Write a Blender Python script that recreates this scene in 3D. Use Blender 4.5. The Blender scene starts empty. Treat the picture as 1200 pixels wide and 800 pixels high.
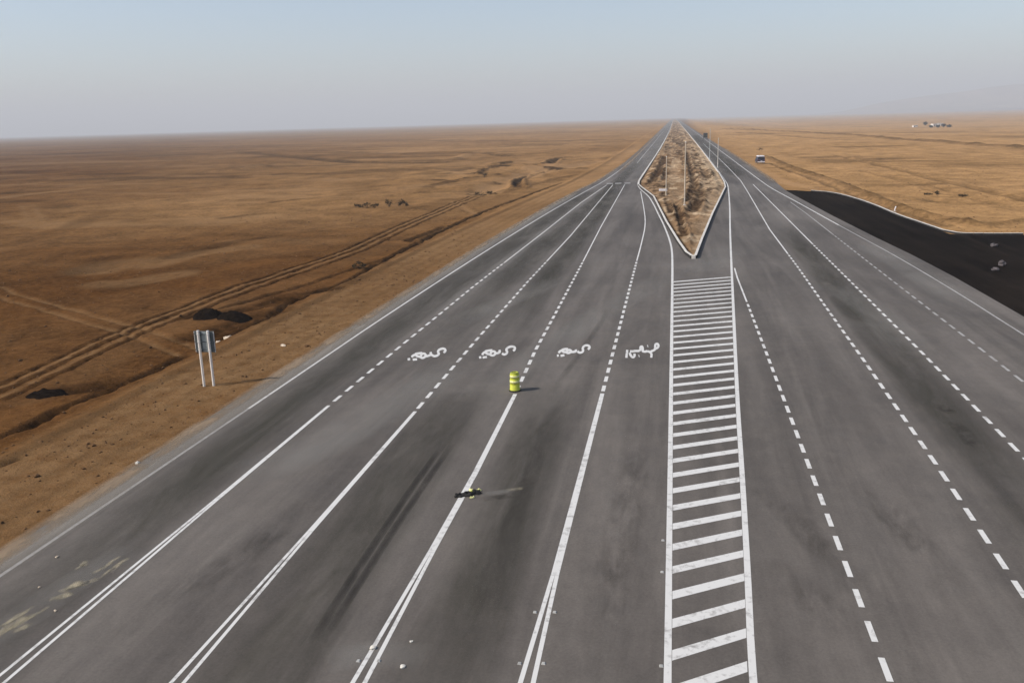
import bpy, bmesh, math, random
import numpy as np
from mathutils import Matrix, Vector

random.seed(7)
rng = np.random.default_rng(7)
scene = bpy.context.scene
C = scene.collection

# ------------------------------------------------------------------ camera
FPX, CX, CY, H = 1028.0, 600.0, 400.0, 14.0      # focal length in photo pixels, camera height in metres


def camera_axes():
    x0, y0, x1, y1 = 0.0, 160.0, 790.0, 137.0    # two points on the horizon
    sl = (y1 - y0) / (x1 - x0)
    roll = math.atan(-sl)
    d = (CY - (y0 + sl * (CX - x0))) * math.cos(roll)
    pitch = math.atan(d / FPX)
    fw = np.array([0, math.cos(pitch), -math.sin(pitch)])
    up = np.array([0, math.sin(pitch), math.cos(pitch)])
    rt = np.array([1.0, 0, 0])
    c, s = math.cos(roll), math.sin(roll)
    R = np.array([c * rt - s * up, s * rt + c * up, fw])
    vx = 790.0
    vy = y0 + sl * vx
    dv = ((vx - CX) / FPX) * R[0] + ((CY - vy) / FPX) * R[1] + R[2]
    a = math.atan2(dv[0], dv[1])
    Yw = np.array([[math.cos(a), -math.sin(a), 0], [math.sin(a), math.cos(a), 0], [0, 0, 1]])
    return (Yw @ R.T).T


AX = camera_axes()
cam_data = bpy.data.cameras.new('camera')
cam = bpy.data.objects.new('camera', cam_data)
C.objects.link(cam)
cam_data.sensor_width = 36.0
cam_data.lens = FPX / 1200.0 * 36.0
cam_data.clip_start = 0.1
cam_data.clip_end = 200000.0
m = Matrix(((AX[0][0], AX[1][0], -AX[2][0], 0), (AX[0][1], AX[1][1], -AX[2][1], 0),
            (AX[0][2], AX[1][2], -AX[2][2], H), (0, 0, 0, 1)))
cam.matrix_world = m
scene.camera = cam

# ------------------------------------------------------------------ sky, sun, exposure
SUN_EL = math.radians(41.0)
SUN_HEAD = math.radians(247.0)                   # clockwise from +Y, where the sun stands
world = bpy.data.worlds.new('World')
scene.world = world
world.use_nodes = True
wn = world.node_tree.nodes
wl = world.node_tree.links
bg = wn['Background']
sky = wn.new('ShaderNodeTexSky')
sky.sky_type = 'NISHITA'
sky.sun_disc = False
sky.sun_elevation = SUN_EL
sky.sun_rotation = SUN_HEAD
sky.altitude = 900.0
sky.air_density = 1.0
sky.dust_density = 3.0
sky.ozone_density = 1.0
wl.new(sky.outputs[0], bg.inputs[0])
bg.inputs[1].default_value = 0.122

sun_d = bpy.data.lights.new('sun', 'SUN')
sun_d.energy = 3.4
sun_d.angle = math.radians(0.53)
sun_d.color = (1.0, 0.95, 0.88)
sun = bpy.data.objects.new('sun', sun_d)
C.objects.link(sun)
sv = Vector((math.sin(SUN_HEAD) * math.cos(SUN_EL), math.cos(SUN_HEAD) * math.cos(SUN_EL), math.sin(SUN_EL)))
sun.rotation_euler = sv.to_track_quat('Z', 'Y').to_euler()
sun.location = (0, 0, 60)

vs = scene.view_settings
vs.view_transform = 'Standard'
vs.look = 'None'
vs.exposure = 0.42
vs.gamma = 1.0
vs.use_curve_mapping = False
scene.render.engine = 'CYCLES'


# ------------------------------------------------------------------ material helpers
class NT:
    def __init__(self, name):
        self.mat = bpy.data.materials.new(name)
        self.mat.use_nodes = True
        self.t = self.mat.node_tree
        self.b = self.t.nodes['Principled BSDF']
        self.o = self.t.nodes['Material Output']

    def n(self, typ, **kw):
        x = self.t.nodes.new(typ)
        for k, v in kw.items():
            setattr(x, k, v)
        return x

    def l(self, a, b):
        self.t.links.new(a, b)

    def coords(self, scale=(1, 1, 1), loc=(0, 0, 0), rot=0.0):
        g_ = self.n('ShaderNodeNewGeometry')
        mp = self.n('ShaderNodeMapping')
        mp.inputs['Scale'].default_value = scale
        mp.inputs['Location'].default_value = loc
        mp.inputs['Rotation'].default_value = (0, 0, rot)
        self.l(g_.outputs['Position'], mp.inputs['Vector'])
        return mp.outputs[0]

    def noise(self, vec, scale, detail=4.0, rough=0.55, dist=0.0):
        x = self.n('ShaderNodeTexNoise')
        x.inputs['Scale'].default_value = scale
        x.inputs['Detail'].default_value = detail
        x.inputs['Roughness'].default_value = rough
        x.inputs['Distortion'].default_value = dist
        self.l(vec, x.inputs['Vector'])
        return x.outputs[0]

    def ramp(self, v, lo, hi, a=0.0, b=1.0):
        x = self.n('ShaderNodeMapRange')
        x.inputs[1].default_value = lo
        x.inputs[2].default_value = hi
        x.inputs[3].default_value = a
        x.inputs[4].default_value = b
        self.l(v, x.inputs[0])
        return x.outputs[0]

    def math(self, op, a, b):
        x = self.n('ShaderNodeMath', operation=op)
        for i, v in enumerate((a, b)):
            if isinstance(v, (int, float)):
                x.inputs[i].default_value = v
            else:
                self.l(v, x.inputs[i])
        return x.outputs[0]

    def mix(self, f, a, b, mode='MIX'):
        x = self.n('ShaderNodeMix', data_type='RGBA', blend_type=mode)
        for i, v in ((0, f), (6, a), (7, b)):
            if isinstance(v, (int, float)):
                x.inputs[i].default_value = v
            elif isinstance(v, tuple):
                x.inputs[i].default_value = (*v, 1.0) if len(v) == 3 else v
            else:
                self.l(v, x.inputs[i])
        return x.outputs[2]

    def attr(self, name):
        x = self.n('ShaderNodeAttribute', attribute_name=name)
        return x.outputs['Fac']

    def bump(self, height, strength, dist):
        x = self.n('ShaderNodeBump')
        x.inputs['Strength'].default_value = strength
        x.inputs['Distance'].default_value = dist
        self.l(height, x.inputs['Height'])
        self.l(x.outputs[0], self.b.inputs['Normal'])

    def fin(self, col, rough=0.9, spec=0.3, metal=0.0):
        if isinstance(col, tuple):
            self.b.inputs['Base Color'].default_value = (*col, 1.0)
        else:
            self.l(col, self.b.inputs['Base Color'])
        if isinstance(rough, float):
            self.b.inputs['Roughness'].default_value = rough
        else:
            self.l(rough, self.b.inputs['Roughness'])
        self.b.inputs['Specular IOR Level'].default_value = spec
        self.b.inputs['Metallic'].default_value = metal
        return self.mat


def simple(name, col, rough=0.8, spec=0.3, metal=0.0, var=0.25, scale=3.0):
    t = NT(name)
    v = t.noise(t.coords(), scale, 5.0, 0.6)
    f = t.ramp(v, 0.3, 0.7, 1.0 - var, 1.0 + var)
    cb = t.n('ShaderNodeCombineColor')
    for i in range(3):
        t.l(t.math('MULTIPLY', f, col[i]), cb.inputs[i])
    return t.fin(cb.outputs[0], rough, spec, metal)


def soil_material(name, left, right, pale, dark, bump=0.5):
    t = NT(name)
    p = t.coords()
    big = t.noise(p, 0.018, 6.0, 0.6, 0.4)
    mid = t.noise(p, 0.16, 6.0, 0.65, 0.3)
    fine = t.noise(p, 1.7, 6.0, 0.7)
    strk = t.noise(t.coords((1.0, 0.22, 1.0), rot=math.radians(18)), 0.12, 5.0, 0.65, 0.6)
    base = t.mix(t.attr('soil'), left, right)
    pl = t.mix(t.attr('soil'), pale, tuple(min(1, c * 2.2) for c in pale))
    base = t.mix(t.ramp(big, 0.42, 0.7, 0.0, 0.45), base, pl)
    v = t.math('ADD', t.ramp(mid, 0.28, 0.72, 0.62, 1.34), t.ramp(fine, 0.3, 0.7, -0.36, 0.36))
    v = t.math('ADD', v, t.ramp(strk, 0.3, 0.7, -0.14, 0.14))
    base = t.mix(1.0, base, v, 'MULTIPLY')
    brk = t.ramp(t.noise(p, 0.9, 5.0, 0.7), 0.3, 0.6, 0.35, 1.0)
    base = t.mix(t.math('MULTIPLY', t.attr('lite'), brk), base, pl)
    base = t.mix(t.math('MULTIPLY', t.attr('dk'), brk), base, dark)
    hgt = t.math('ADD', t.math('MULTIPLY', fine, 0.5), t.math('MULTIPLY', mid, 1.2))
    t.bump(t.math('ADD', hgt, t.math('MULTIPLY', t.noise(p, 5.5, 4.0, 0.75), 0.35)), bump, 0.45)
    return t.fin(base, 1.0, 0.0)


SOIL = soil_material('desert_soil', (0.090, 0.038, 0.011), (0.365, 0.208, 0.086), (0.205, 0.118, 0.054), (0.016, 0.007, 0.002))  # left tone darker, right brighter: sun-direction shading put into the soil colour
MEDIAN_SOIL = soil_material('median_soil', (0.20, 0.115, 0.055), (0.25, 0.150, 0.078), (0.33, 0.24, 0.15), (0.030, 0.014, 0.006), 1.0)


def asphalt_material(name, base_c, dust_c, dusty=1.0, spec=0.35):
    t = NT(name)
    p = t.coords()
    along = t.coords((1.0, 0.05, 1.0))
    streak = t.noise(along, 0.55, 5.0, 0.6, 0.5)
    streak2 = t.noise(t.coords((1.0, 0.11, 1.0), rot=math.radians(-24)), 0.35, 5.0, 0.62, 0.8)
    broad = t.noise(p, 0.045, 4.0, 0.55, 0.5)
    mid = t.noise(p, 0.5, 5.0, 0.65)
    grit = t.noise(p, 11.0, 6.0, 0.8)
    blot = t.noise(t.coords((1.0, 0.55, 1.0)), 2.1, 6.0, 0.75, 0.3)
    col = t.mix(t.ramp(broad, 0.35, 0.68, 0.0, 0.55 * dusty), base_c, dust_c)
    col = t.mix(t.ramp(streak, 0.46, 0.74, 0.0, 0.55 * dusty), col, dust_c)
    v = t.math('ADD', t.ramp(streak2, 0.3, 0.72, 0.74, 1.22), t.ramp(mid, 0.25, 0.75, -0.10, 0.10))
    v = t.math('ADD', v, t.ramp(streak, 0.2, 0.5, -0.16, 0.0))
    v = t.math('ADD', v, t.ramp(grit, 0.3, 0.7, -0.17, 0.17))
    v = t.math('ADD', v, t.ramp(blot, 0.3, 0.7, -0.10, 0.10))
    col = t.mix(1.0, col, v, 'MULTIPLY')
    t.bump(t.math('ADD', grit, t.math('MULTIPLY', mid, 0.6)), 0.25, 0.02)
    return t.fin(col, t.ramp(mid, 0.3, 0.7, 0.75, 0.95), spec)


ASPHALT = asphalt_material('dusty_asphalt', (0.088, 0.075, 0.064), (0.165, 0.144, 0.123), 1.0, 0.22)
NEW_ASPHALT = asphalt_material('fresh_black_asphalt', (0.005, 0.0042, 0.0042), (0.024, 0.018, 0.014), 1.0, 0.0)


def paint_material(name, col, wear):
    t = NT(name)
    p = t.coords()
    w = t.noise(p, 3.2, 6.0, 0.7, 0.4)
    w2 = t.noise(p, 0.35, 4.0, 0.6)
    f = t.ramp(t.math('ADD', w, t.math('MULTIPLY', w2, 0.5)), 0.78 - wear, 0.98 - wear * 0.4, 0.0, 0.75)
    c = t.mix(f, col, (0.19, 0.17, 0.15))
    return t.fin(c, 0.7, 0.35)


PAINT = paint_material('road_paint', (0.60, 0.58, 0.54), 0.0)
PAINT_WORN = paint_material('worn_road_paint', (0.36, 0.345, 0.32), 0.12)
CONCRETE = simple('pale_concrete', (0.56, 0.52, 0.46), 0.85, 0.3, 0, 0.18, 1.3)
KERB_DARK = simple('kerb_concrete', (0.44, 0.41, 0.37), 0.85, 0.3, 0, 0.2, 1.3)
GALV = simple('galvanised_steel', (0.60, 0.59, 0.56), 0.5, 0.5, 0.25, 0.12, 4.0)
POST_WHITE = simple('white_post_paint', (0.78, 0.72, 0.64), 0.55, 0.4, 0, 0.1, 4.0)
SIGN_BACK = simple('grey_sign_back', (0.10, 0.115, 0.115), 0.55, 0.4, 0.1, 0.3, 3.5)
SIGN_FACE = simple('blue_sign_face', (0.03, 0.09, 0.30), 0.4, 0.5)
POLE_PAINT = simple('pole_paint', (0.56, 0.47, 0.36), 0.6, 0.4, 0.1, 0.1, 2.0)
POLE_GREY = simple('pole_grey_green', (0.42, 0.45, 0.43), 0.6, 0.4, 0.1, 0.1, 2.0)
YELLOW = simple('yellow_plastic', (0.50, 0.52, 0.045), 0.55, 0.4, 0, 0.15, 6.0)
YELLOW_PALE = simple('reflective_band', (0.72, 0.70, 0.30), 0.45, 0.5, 0, 0.1, 6.0)
YELLOW_DARK = simple('dirty_yellow_plastic', (0.30, 0.32, 0.03), 0.6, 0.4, 0, 0.2, 6.0)
RUBBER = simple('black_rubber', (0.018, 0.016, 0.014), 0.8, 0.3, 0, 0.3, 8.0)
NAVY = simple('navy_vehicle_paint', (0.012, 0.014, 0.035), 0.35, 0.5)
WHITE_PAINT = simple('white_vehicle_paint', (0.70, 0.66, 0.66), 0.4, 0.5, 0, 0.06)
GLASS_DARK = simple('dark_window_glass', (0.012, 0.014, 0.018), 0.12, 0.6)
TRUCK_DARK = simple('dark_truck_tarpaulin', (0.025, 0.028, 0.026), 0.7, 0.3)
ROCK = simple('pale_rock', (0.52, 0.42, 0.31), 0.95, 0.15, 0, 0.3, 2.0)
RUBBLE = simple('grey_rubble', (0.10, 0.085, 0.085), 0.95, 0.15, 0, 0.3, 2.0)
CHIP = simple('white_concrete_chip', (0.62, 0.58, 0.50), 0.9, 0.15, 0, 0.2, 5.0)
SHRUB = simple('dry_shrub_leaf', (0.060, 0.040, 0.018), 0.9, 0.1, 0, 0.5, 1.5)
TREE = simple('dark_tree_leaf', (0.020, 0.020, 0.012), 0.9, 0.1, 0, 0.5, 0.6)
BARK = simple('bark', (0.09, 0.06, 0.04), 0.9, 0.1)
HOUSE_WALL = simple('white_house_wall', (0.68, 0.64, 0.58), 0.9, 0.2, 0, 0.08, 0.4)
HOUSE_DARK = simple('house_opening', (0.03, 0.03, 0.03), 0.6, 0.3)
ROOF = simple('flat_roof', (0.40, 0.34, 0.27), 0.9, 0.2)
HILL = simple('hill_rock', (0.28, 0.20, 0.14), 0.95, 0.1, 0, 0.35, 0.004)
TYRE = RUBBER


def decal_material(name, col, strength, scale, stretch=(1, 1, 1), lo=0.35, hi=0.65):
    t = NT(name)
    v = t.noise(t.coords(stretch), scale, 6.0, 0.68, 0.6)
    f = t.math('MULTIPLY', t.ramp(v, lo, hi, 0.0, 1.0), t.attr('fade'))
    f = t.math('MULTIPLY', f, strength)
    t.fin(col, 0.92, 0.2)
    tr = t.n('ShaderNodeBsdfTransparent')
    mx = t.n('ShaderNodeMixShader')
    t.l(f, mx.inputs[0])
    t.l(tr.outputs[0], mx.inputs[1])
    t.l(t.b.outputs[0], mx.inputs[2])
    t.l(mx.outputs[0], t.o.inputs[0])
    return t.mat


SKID = decal_material('skid_rubber', (0.026, 0.023, 0.020), 0.5, 1.6, (1, 0.3, 1), 0.15, 0.55)
SKID_FAINT = decal_material('faint_skid_rubber', (0.03, 0.027, 0.022), 0.26, 1.2, (1, 0.3, 1), 0.2, 0.6)
FILM = decal_material('old_rubber_film', (0.045, 0.041, 0.028), 0.6, 0.55, (1, 0.18, 1), 0.22, 0.7)
BLOT = decal_material('dark_blot', (0.03, 0.026, 0.02), 0.6, 2.2, (1, 0.7, 1), 0.38, 0.66)
BLOT_FAINT = decal_material('faint_rubber_scuff', (0.03, 0.026, 0.02), 0.34, 1.5, (1, 0.3, 1), 0.40, 0.72)
SPILL = decal_material('spilled_sand', (0.48, 0.41, 0.28), 0.62, 3.4, (1, 0.6, 1), 0.32, 0.70)
DUST = decal_material('pale_dust_film', (0.30, 0.28, 0.25), 0.42, 0.30, (1, 0.35, 1), 0.28, 0.72)
SHOULDER = decal_material('dusty_shoulder', (0.30, 0.265, 0.22), 0.6, 0.6, (1, 0.2, 1), 0.1, 0.6)
OIL = decal_material('oil_spot', (0.014, 0.012, 0.010), 0.9, 5.0, (1, 1, 1), 0.1, 0.4)
SAND_EDGE = decal_material('blown_sand', (0.25, 0.18, 0.115), 0.95, 0.9, (1, 0.35, 1), 0.30, 0.62)


# ------------------------------------------------------------------ object helpers
def tag(o, label=None, cat=None, group=None, kind=None):
    if label:
        o['label'] = label
    if cat:
        o['category'] = cat
    if group:
        o['group'] = group
    if kind:
        o['kind'] = kind
    return o


def link(name, me, mat=None, parent=None, loc=None):
    o = bpy.data.objects.new(name, me)
    C.objects.link(o)
    if mat is not None and me is not None and not me.materials:
        me.materials.append(mat)
    if parent is not None:
        o.parent = parent
    if loc is not None:
        o.location = loc
    return o


def empty(name, loc, rz=0.0):
    o = bpy.data.objects.new(name, None)
    C.objects.link(o)
    o.empty_display_size = 0.3
    o.location = loc
    o.rotation_euler = (0, 0, rz)
    return o


def from_bm(name, bm, mat, parent=None, loc=None, smooth=False):
    me = bpy.data.meshes.new(name)
    bm.normal_update()
    bm.to_mesh(me)
    bm.free()
    if smooth:
        for p in me.polygons:
            p.use_smooth = True
    return link(name, me, mat, parent, loc)


def box(bm, cx, cy, cz, sx, sy, sz, bev=0.0, rz=0.0):
    r = bmesh.ops.create_cube(bm, size=1.0)
    M = Matrix.Translation((cx, cy, cz)) @ Matrix.Rotation(rz, 4, 'Z') @ Matrix.Diagonal((sx, sy, sz, 1))
    bmesh.ops.transform(bm, matrix=M, verts=r['verts'])
    if bev > 0:
        es = {e for v in r['verts'] for e in v.link_edges}
        bmesh.ops.bevel(bm, geom=list(es), offset=bev, segments=1, affect='EDGES', profile=0.5)


def box_part(name, mat, parent, c, s, bev=0.01):
    bm = bmesh.new()
    box(bm, *c, *s, bev)
    return from_bm(name, bm, mat, parent)


def lathe(bm, prof, n=20, loc=(0, 0, 0), axis='Z'):
    rings = []
    for r, z in prof:
        ring = []
        for i in range(n):
            a = 2 * math.pi * i / n
            p = (r * math.cos(a), r * math.sin(a), z)
            if axis == 'X':
                p = (p[2], p[0], p[1])
            ring.append(bm.verts.new((p[0] + loc[0], p[1] + loc[1], p[2] + loc[2])))
        rings.append(ring)
    for a, b in zip(rings, rings[1:]):
        for i in range(n):
            bm.faces.new((a[i], a[(i + 1) % n], b[(i + 1) % n], b[i]))
    bm.faces.new(list(reversed(rings[0])))
    bm.faces.new(rings[-1])
    bmesh.ops.recalc_face_normals(bm, faces=bm.faces)


# ------------------------------------------------------------------ terrain
def ss(a, b, x):
    t = np.clip((x - a) / (b - a), 0, 1)
    return t * t * (3 - 2 * t)


PERM = rng.permutation(4096)
RND = rng.random(4096)


def vnoise(x, y):
    xi = np.floor(x).astype(np.int64)
    yi = np.floor(y).astype(np.int64)
    fx = x - xi
    fy = y - yi
    fx = fx * fx * (3 - 2 * fx)
    fy = fy * fy * (3 - 2 * fy)

    def h(a, b):
        return RND[PERM[(PERM[a & 4095] + b) & 4095]]
    return (h(xi, yi) * (1 - fx) + h(xi + 1, yi) * fx) * (1 - fy) + (h(xi, yi + 1) * (1 - fx) + h(xi + 1, yi + 1) * fx) * fy


def fbm(x, y, s, o=4):
    z = 0.0
    a = 0.5
    for i in range(o):
        z = z + a * (vnoise(x * s + 17.3 * i, y * s - 9.1 * i) - 0.5)
        s *= 2.03
        a *= 0.5
    return z


# road edges (metres): x at y
XL_Y = [-80, 40, 75, 93, 130, 177, 213, 300, 400, 70000]
XL_X = [-22.8, -22.8, -22.75, -22.3, -21.5, -19.6, -17.2, -15.7, -15.3, -15.2]
XR_Y = [-80, 64, 80, 92, 106, 129, 170, 176, 200, 70000]
XR_X = [23.9, 23.9, 23.9, 23.6, 22.9, 22.0, 20.9, 20.9, 21.6, 21.8]
# outer edge of the black apron, as far as it reaches
AP = [(20.9, 174.7), (22.6, 173.5), (25.0, 171.0), (28.1, 166.5), (29.6, 155.1), (30.3, 142.6), (30.3, 128.6),
      (30.9, 119.8), (31.6, 108.6), (34.7, 107.7), (39.1, 107.5), (70.0, 107.0), (120.0, 106.5)]
AP_Y = [p[1] for p in reversed(AP)]
AP_X = [p[0] for p in reversed(AP)]


def xl(y):
    return np.interp(y, XL_Y, XL_X)


def xr(y):
    return np.interp(y, XR_Y, XR_X)


def off_road(x, y):
    d = np.maximum(xl(y) - x, x - xr(y))
    ax = np.interp(y, AP_Y, AP_X, right=-1e9)
    ax = np.where(y < 106.6, 1e9, ax)
    da = np.where((x > 15) & (y < 174.7), np.minimum(x - ax, 40), 1e9)
    dy = np.where((x > 31) & (y > 100), np.maximum(y - 108.6, -5), 1e9)     # distance beyond the apron's far side
    dd = np.where(x > 15, np.minimum(d, np.where((y < 174.7), np.minimum(da, np.where(x > 31, dy, 1e9)), d)), d)
    return dd


def gz0(x, y):
    x = np.asarray(x, float)
    y = np.asarray(y, float)
    d = off_road(x, y)
    r = np.hypot(x, y)
    z = -0.05 - 0.06 * ss(-0.2, 1.5, d) - 0.10 * ss(1.0, 6.0, d)
    left = x < 0
    z = np.where(left, z - 0.40 * ss(6.5, 9.5, d), z - 0.25 * ss(3, 12, d))
    # the plain falls gently away to the right
    z = z - 7.0 * ss(60, 1100, np.where(left, 0, x * 1.2 + 0.55 * np.maximum(r - 200, 0))) * ss(20, 150, d)
    amp = ss(5, 25, d)
    z = z + amp * (0.55 * fbm(x, y, 0.09, 5) + 0.9 * fbm(x + 300, y, 0.02, 3))
    z = z + ss(2, 9, d) * 0.20 * fbm(x, y, 0.55, 4)
    z = z + ss(150, 1500, d) * 3.0 * fbm(x, y + 900, 0.0025, 3)
    # under the pavement
    z = np.where(d < 0, np.minimum(z, -0.05 - 0.12 * ss(0, 1.2, -d)), z)
    return z


def ray(px, py):
    return ((px - CX) / FPX) * AX[0] + ((CY - py) / FPX) * AX[1] + AX[2]


def g(px, py, z=0.0):
    d = ray(px, py)
    t = (z - H) / d[2]
    return float(d[0] * t), float(d[1] * t)


def gp(px, py, fn=gz0):
    """photo pixel -> point on the terrain"""
    z = 0.0
    for _ in range(6):
        x, y = g(px, py, z)
        z = float(fn(np.array([x]), np.array([y]))[0])
    return x, y, z


def pl(pts):
    return [gp(*p)[:2] for p in pts]


def densify(pts, step):
    out = [pts[0]]
    for a, b in zip(pts, pts[1:]):
        n = max(1, int(math.hypot(b[0] - a[0], b[1] - a[1]) / step))
        for i in range(1, n + 1):
            out.append((a[0] + (b[0] - a[0]) * i / n, a[1] + (b[1] - a[1]) * i / n))
    return out


def smooth_pl(pts, it=2):
    for _ in range(it):
        q = [pts[0]]
        for a, b in zip(pts, pts[1:]):
            q.append((a[0] * .75 + b[0] * .25, a[1] * .75 + b[1] * .25))
            q.append((a[0] * .25 + b[0] * .75, a[1] * .25 + b[1] * .75))
        q.append(pts[-1])
        pts = q
    return pts


def offset_pl(pts, o):
    out = []
    for i, p in enumerate(pts):
        a = pts[max(0, i - 1)]
        b = pts[min(len(pts) - 1, i + 1)]
        dx, dy = b[0] - a[0], b[1] - a[1]
        l_ = math.hypot(dx, dy) or 1
        out.append((p[0] + o * dy / l_, p[1] - o * dx / l_))
    return out


def seg_dist(x, y, pts):
    """distance to a polyline and how far along it (0..1)"""
    best = np.full(x.shape, 1e9)
    side = np.zeros(x.shape)
    n = len(pts) - 1
    for i in range(n):
        ax, ay = pts[i]
        bx, by = pts[i + 1]
        dx, dy = bx - ax, by - ay
        L2 = dx * dx + dy * dy + 1e-9
        t = np.clip(((x - ax) * dx + (y - ay) * dy) / L2, 0, 1)
        d = np.hypot(x - ax - t * dx, y - ay - t * dy)
        mm = d < best
        best = np.where(mm, d, best)
        side = np.where(mm, np.sign((x - ax) * dy - (y - ay) * dx), side)
    return best, side


# (polyline, half width, depth (+ down), shoulder height, pale, dark, wobble)
FEAT = []


def feat(px, w, depth=0.0, lip=0.0, lite=0.0, dk=0.0, wob=0.3, offs=(0.0,), it=2):
    base = smooth_pl(pl(px), it) if len(px) > 2 else pl(px)
    for o in offs:
        FEAT.append((offset_pl(base, o) if o else base, w, depth, lip, lite, dk, wob))


# -- left plain: wheel ruts, scarp of the graded verge, pits, pale scrapes
R1 = [(-20, 468), (0, 458), (101, 411), (175, 379), (216, 364), (270, 343), (338, 319), (400, 299), (440, 281), (470, 266), (520, 245), (560, 229)]
feat(R1, 0.22, 0.16, 0.07, 0, 0.9, 0.2, offs=(-1.1, 0.1, 1.5))
feat(R1, 0.20, 0.0, 0.0, 0.8, 0, 0.2, offs=(-0.5, 0.8))
feat(R1, 1.6, 0.0, 0.0, 0.15, 0, 0.3, offs=(3.0,))
feat([(190, 372), (280, 348), (350, 328), (420, 305)], 0.35, 0.22, 0.08, 0, 0.6, 0.3, offs=(2.4,))
feat([(-20, 518), (20, 505), (34, 500), (65, 483), (110, 464), (128, 457), (170, 440), (215, 418)], 0.32, 0.35, 0.06, 0, 0.8, 0.35)
feat([(-10, 548), (8, 543), (20, 538)], 0.3, 0.25, 0.05, 0, 0.7, 0.3)
feat([(250, 402), (290, 383), (310, 374), (345, 352), (372, 342), (400, 333), (420, 322), (455, 303), (490, 285), (515, 272), (560, 251), (620, 229), (660, 214)], 0.38, 0.45, 0.10, 0, 0.8, 0.5)
feat([(235, 393), (262, 386), (290, 377), (315, 368)], 1.4, 0.30, 0.05, 0, 0.95, 0.9)
feat([(270, 366), (310, 358), (350, 345), (392, 338)], 1.0, 0.2, 0.05, 0, 0.85, 0.9)
feat([(58, 459), (90, 455), (118, 452)], 0.8, 0.3, 0.05, 0, 0.85, 0.8)
feat([(-10, 337), (17, 349), (84, 367), (162, 389), (222, 414)], 0.28, 0.10, 0.04, 0.6, 0, 0.15, offs=(-0.8, 0.8))
feat([(118, 316), (150, 307), (180, 305)], 4.0, 0, 0, 0.55, 0, 1.2)
feat([(175, 312), (225, 296), (290, 290)], 2.4, 0, 0, 0.55, 0, 0.9)
feat([(120, 332), (170, 330), (205, 322)], 2.6, 0, 0, 0.5, 0, 1.0)
feat([(100, 318), (120, 305), (150, 299)], 1.8, 0.2, 0, 0, 0.35, 0.8)
feat([(-10, 233), (40, 227), (100, 221)], 2.6, 0, 0, 0.75, 0, 0.8)
feat([(-10, 228), (18, 225)], 3.0, 0.5, 0, 0, 0.6, 0.8)
feat([(-10, 218), (40, 215)], 2.8, 0, 0, 0.6, 0, 0.8)
feat([(212, 206.5), (258, 206.5)], 2.6, 0, 0, 0.95, 0, 0.6)
feat([(212, 203.5), (235, 203)], 2.6, 0.8, 0.0, 0, 0.85, 0.8)
feat([(262, 200), (290, 196), (345, 190)], 4.0, 0.3, 0.5, 0.3, 0.25, 1.5)
feat([(145, 187), (160, 187)], 3.5, 0.5, 0, 0, 0.6, 0.8)
feat([(300, 206), (320, 206), (358, 207)], 2.2, 0, 0, 0.6, 0, 0.8)
feat([(32, 240), (38, 252), (45, 265)], 0.6, 0, 0, 0.5, 0, 0.5, offs=(-1.0, 1.0))
feat([(322, 237), (350, 234), (376, 231)], 0.9, 0.35, 0.1, 0, 0.65, 0.6)
feat([(262, 256), (290, 252), (325, 249)], 0.9, 0.2, 0.1, 0, 0.45, 0.6)
feat([(0, 288), (60, 276), (130, 246)], 1.6, 0.1, 0.0, 0, 0.3, 1.0)
feat([(200, 302), (250, 288), (330, 276)], 1.2, 0.2, 0.0, 0, 0.35, 0.8)
feat([(0, 171), (60, 170), (130, 168)], 9.0, 0.3, 0, 0, 0.35, 3)
feat([(290, 178), (380, 188), (450, 191), (520, 190)], 4.5, 0.6, 0, 0, 0.75, 2)
feat([(400, 178), (470, 180), (540, 178)], 5.0, 0.6, 0, 0, 0.55, 2)
feat([(400, 231), (450, 229), (500, 226), (560, 222)], 1.2, 0.25, 0.1, 0, 0.4, 0.9)
feat([(450, 281), (475, 281), (490, 284)], 0.55, 0.3, 0.1, 0, 0.7, 0.5)
feat([(478, 282), (498, 275), (520, 266)], 0.5, 0.3, 0.1, 0, 0.6, 0.4)
# gully with a pale bed between broken banks
feat([(566, 226), (582, 216), (602, 207), (630, 200), (665, 194), (700, 188)], 4.2, 0.9, 0.0, 1.0, 0, 1.4)
feat([(552, 226), (566, 225), (578, 227)], 1.0, -0.5, 0, 0, 0.85, 1.2)
feat([(558, 205), (566, 200)], 0.9, -0.7, 0, 0, 0.85, 1.2)
feat([(580, 193), (600, 191)], 1.0, -0.6, 0, 0, 0.7, 1.2)
feat([(642, 200), (618, 204), (607, 210), (606, 216), (610, 220)], 1.0, 0.8, 0.5, 0, 0.95, 0.7)
feat([(644, 192), (650, 186), (668, 184)], 1.6, 0.9, 0.4, 0, 0.9, 1.0)
feat([(668, 187), (700, 186), (722, 183)], 2.6, 0.8, 0.2, 0, 0.6, 1.2)
feat([(650, 197), (690, 197), (720, 194)], 1.6, 0.5, 0.2, 0, 0.5, 1.0)
feat([(534, 187), (548, 182)], 3.2, -1.0, 0, 1.0, 0, 1.0)
feat([(548, 178.5), (566, 179), (600, 183)], 3.2, 1.2, 0.2, 0, 0.75, 1.5)
feat([(600, 181), (630, 180), (655, 179)], 3.0, 1.0, 0.2, 0, 0.55, 1.5)
feat([(650, 167), (690, 166), (730, 165)], 6.0, 0.8, 0.2, 0, 0.5, 3)
feat([(640, 146), (665, 145)], 14.0, 1.0, 0.2, 0, 0.55, 3)
feat([(590, 226), (630, 214), (680, 204)], 1.0, 0.2, 0.1, 0, 0.35, 0.8)
feat([(530, 237), (546, 245), (556, 251)], 0.6, 0.1, 0.1, 0.6, 0, 0.5)
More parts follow.
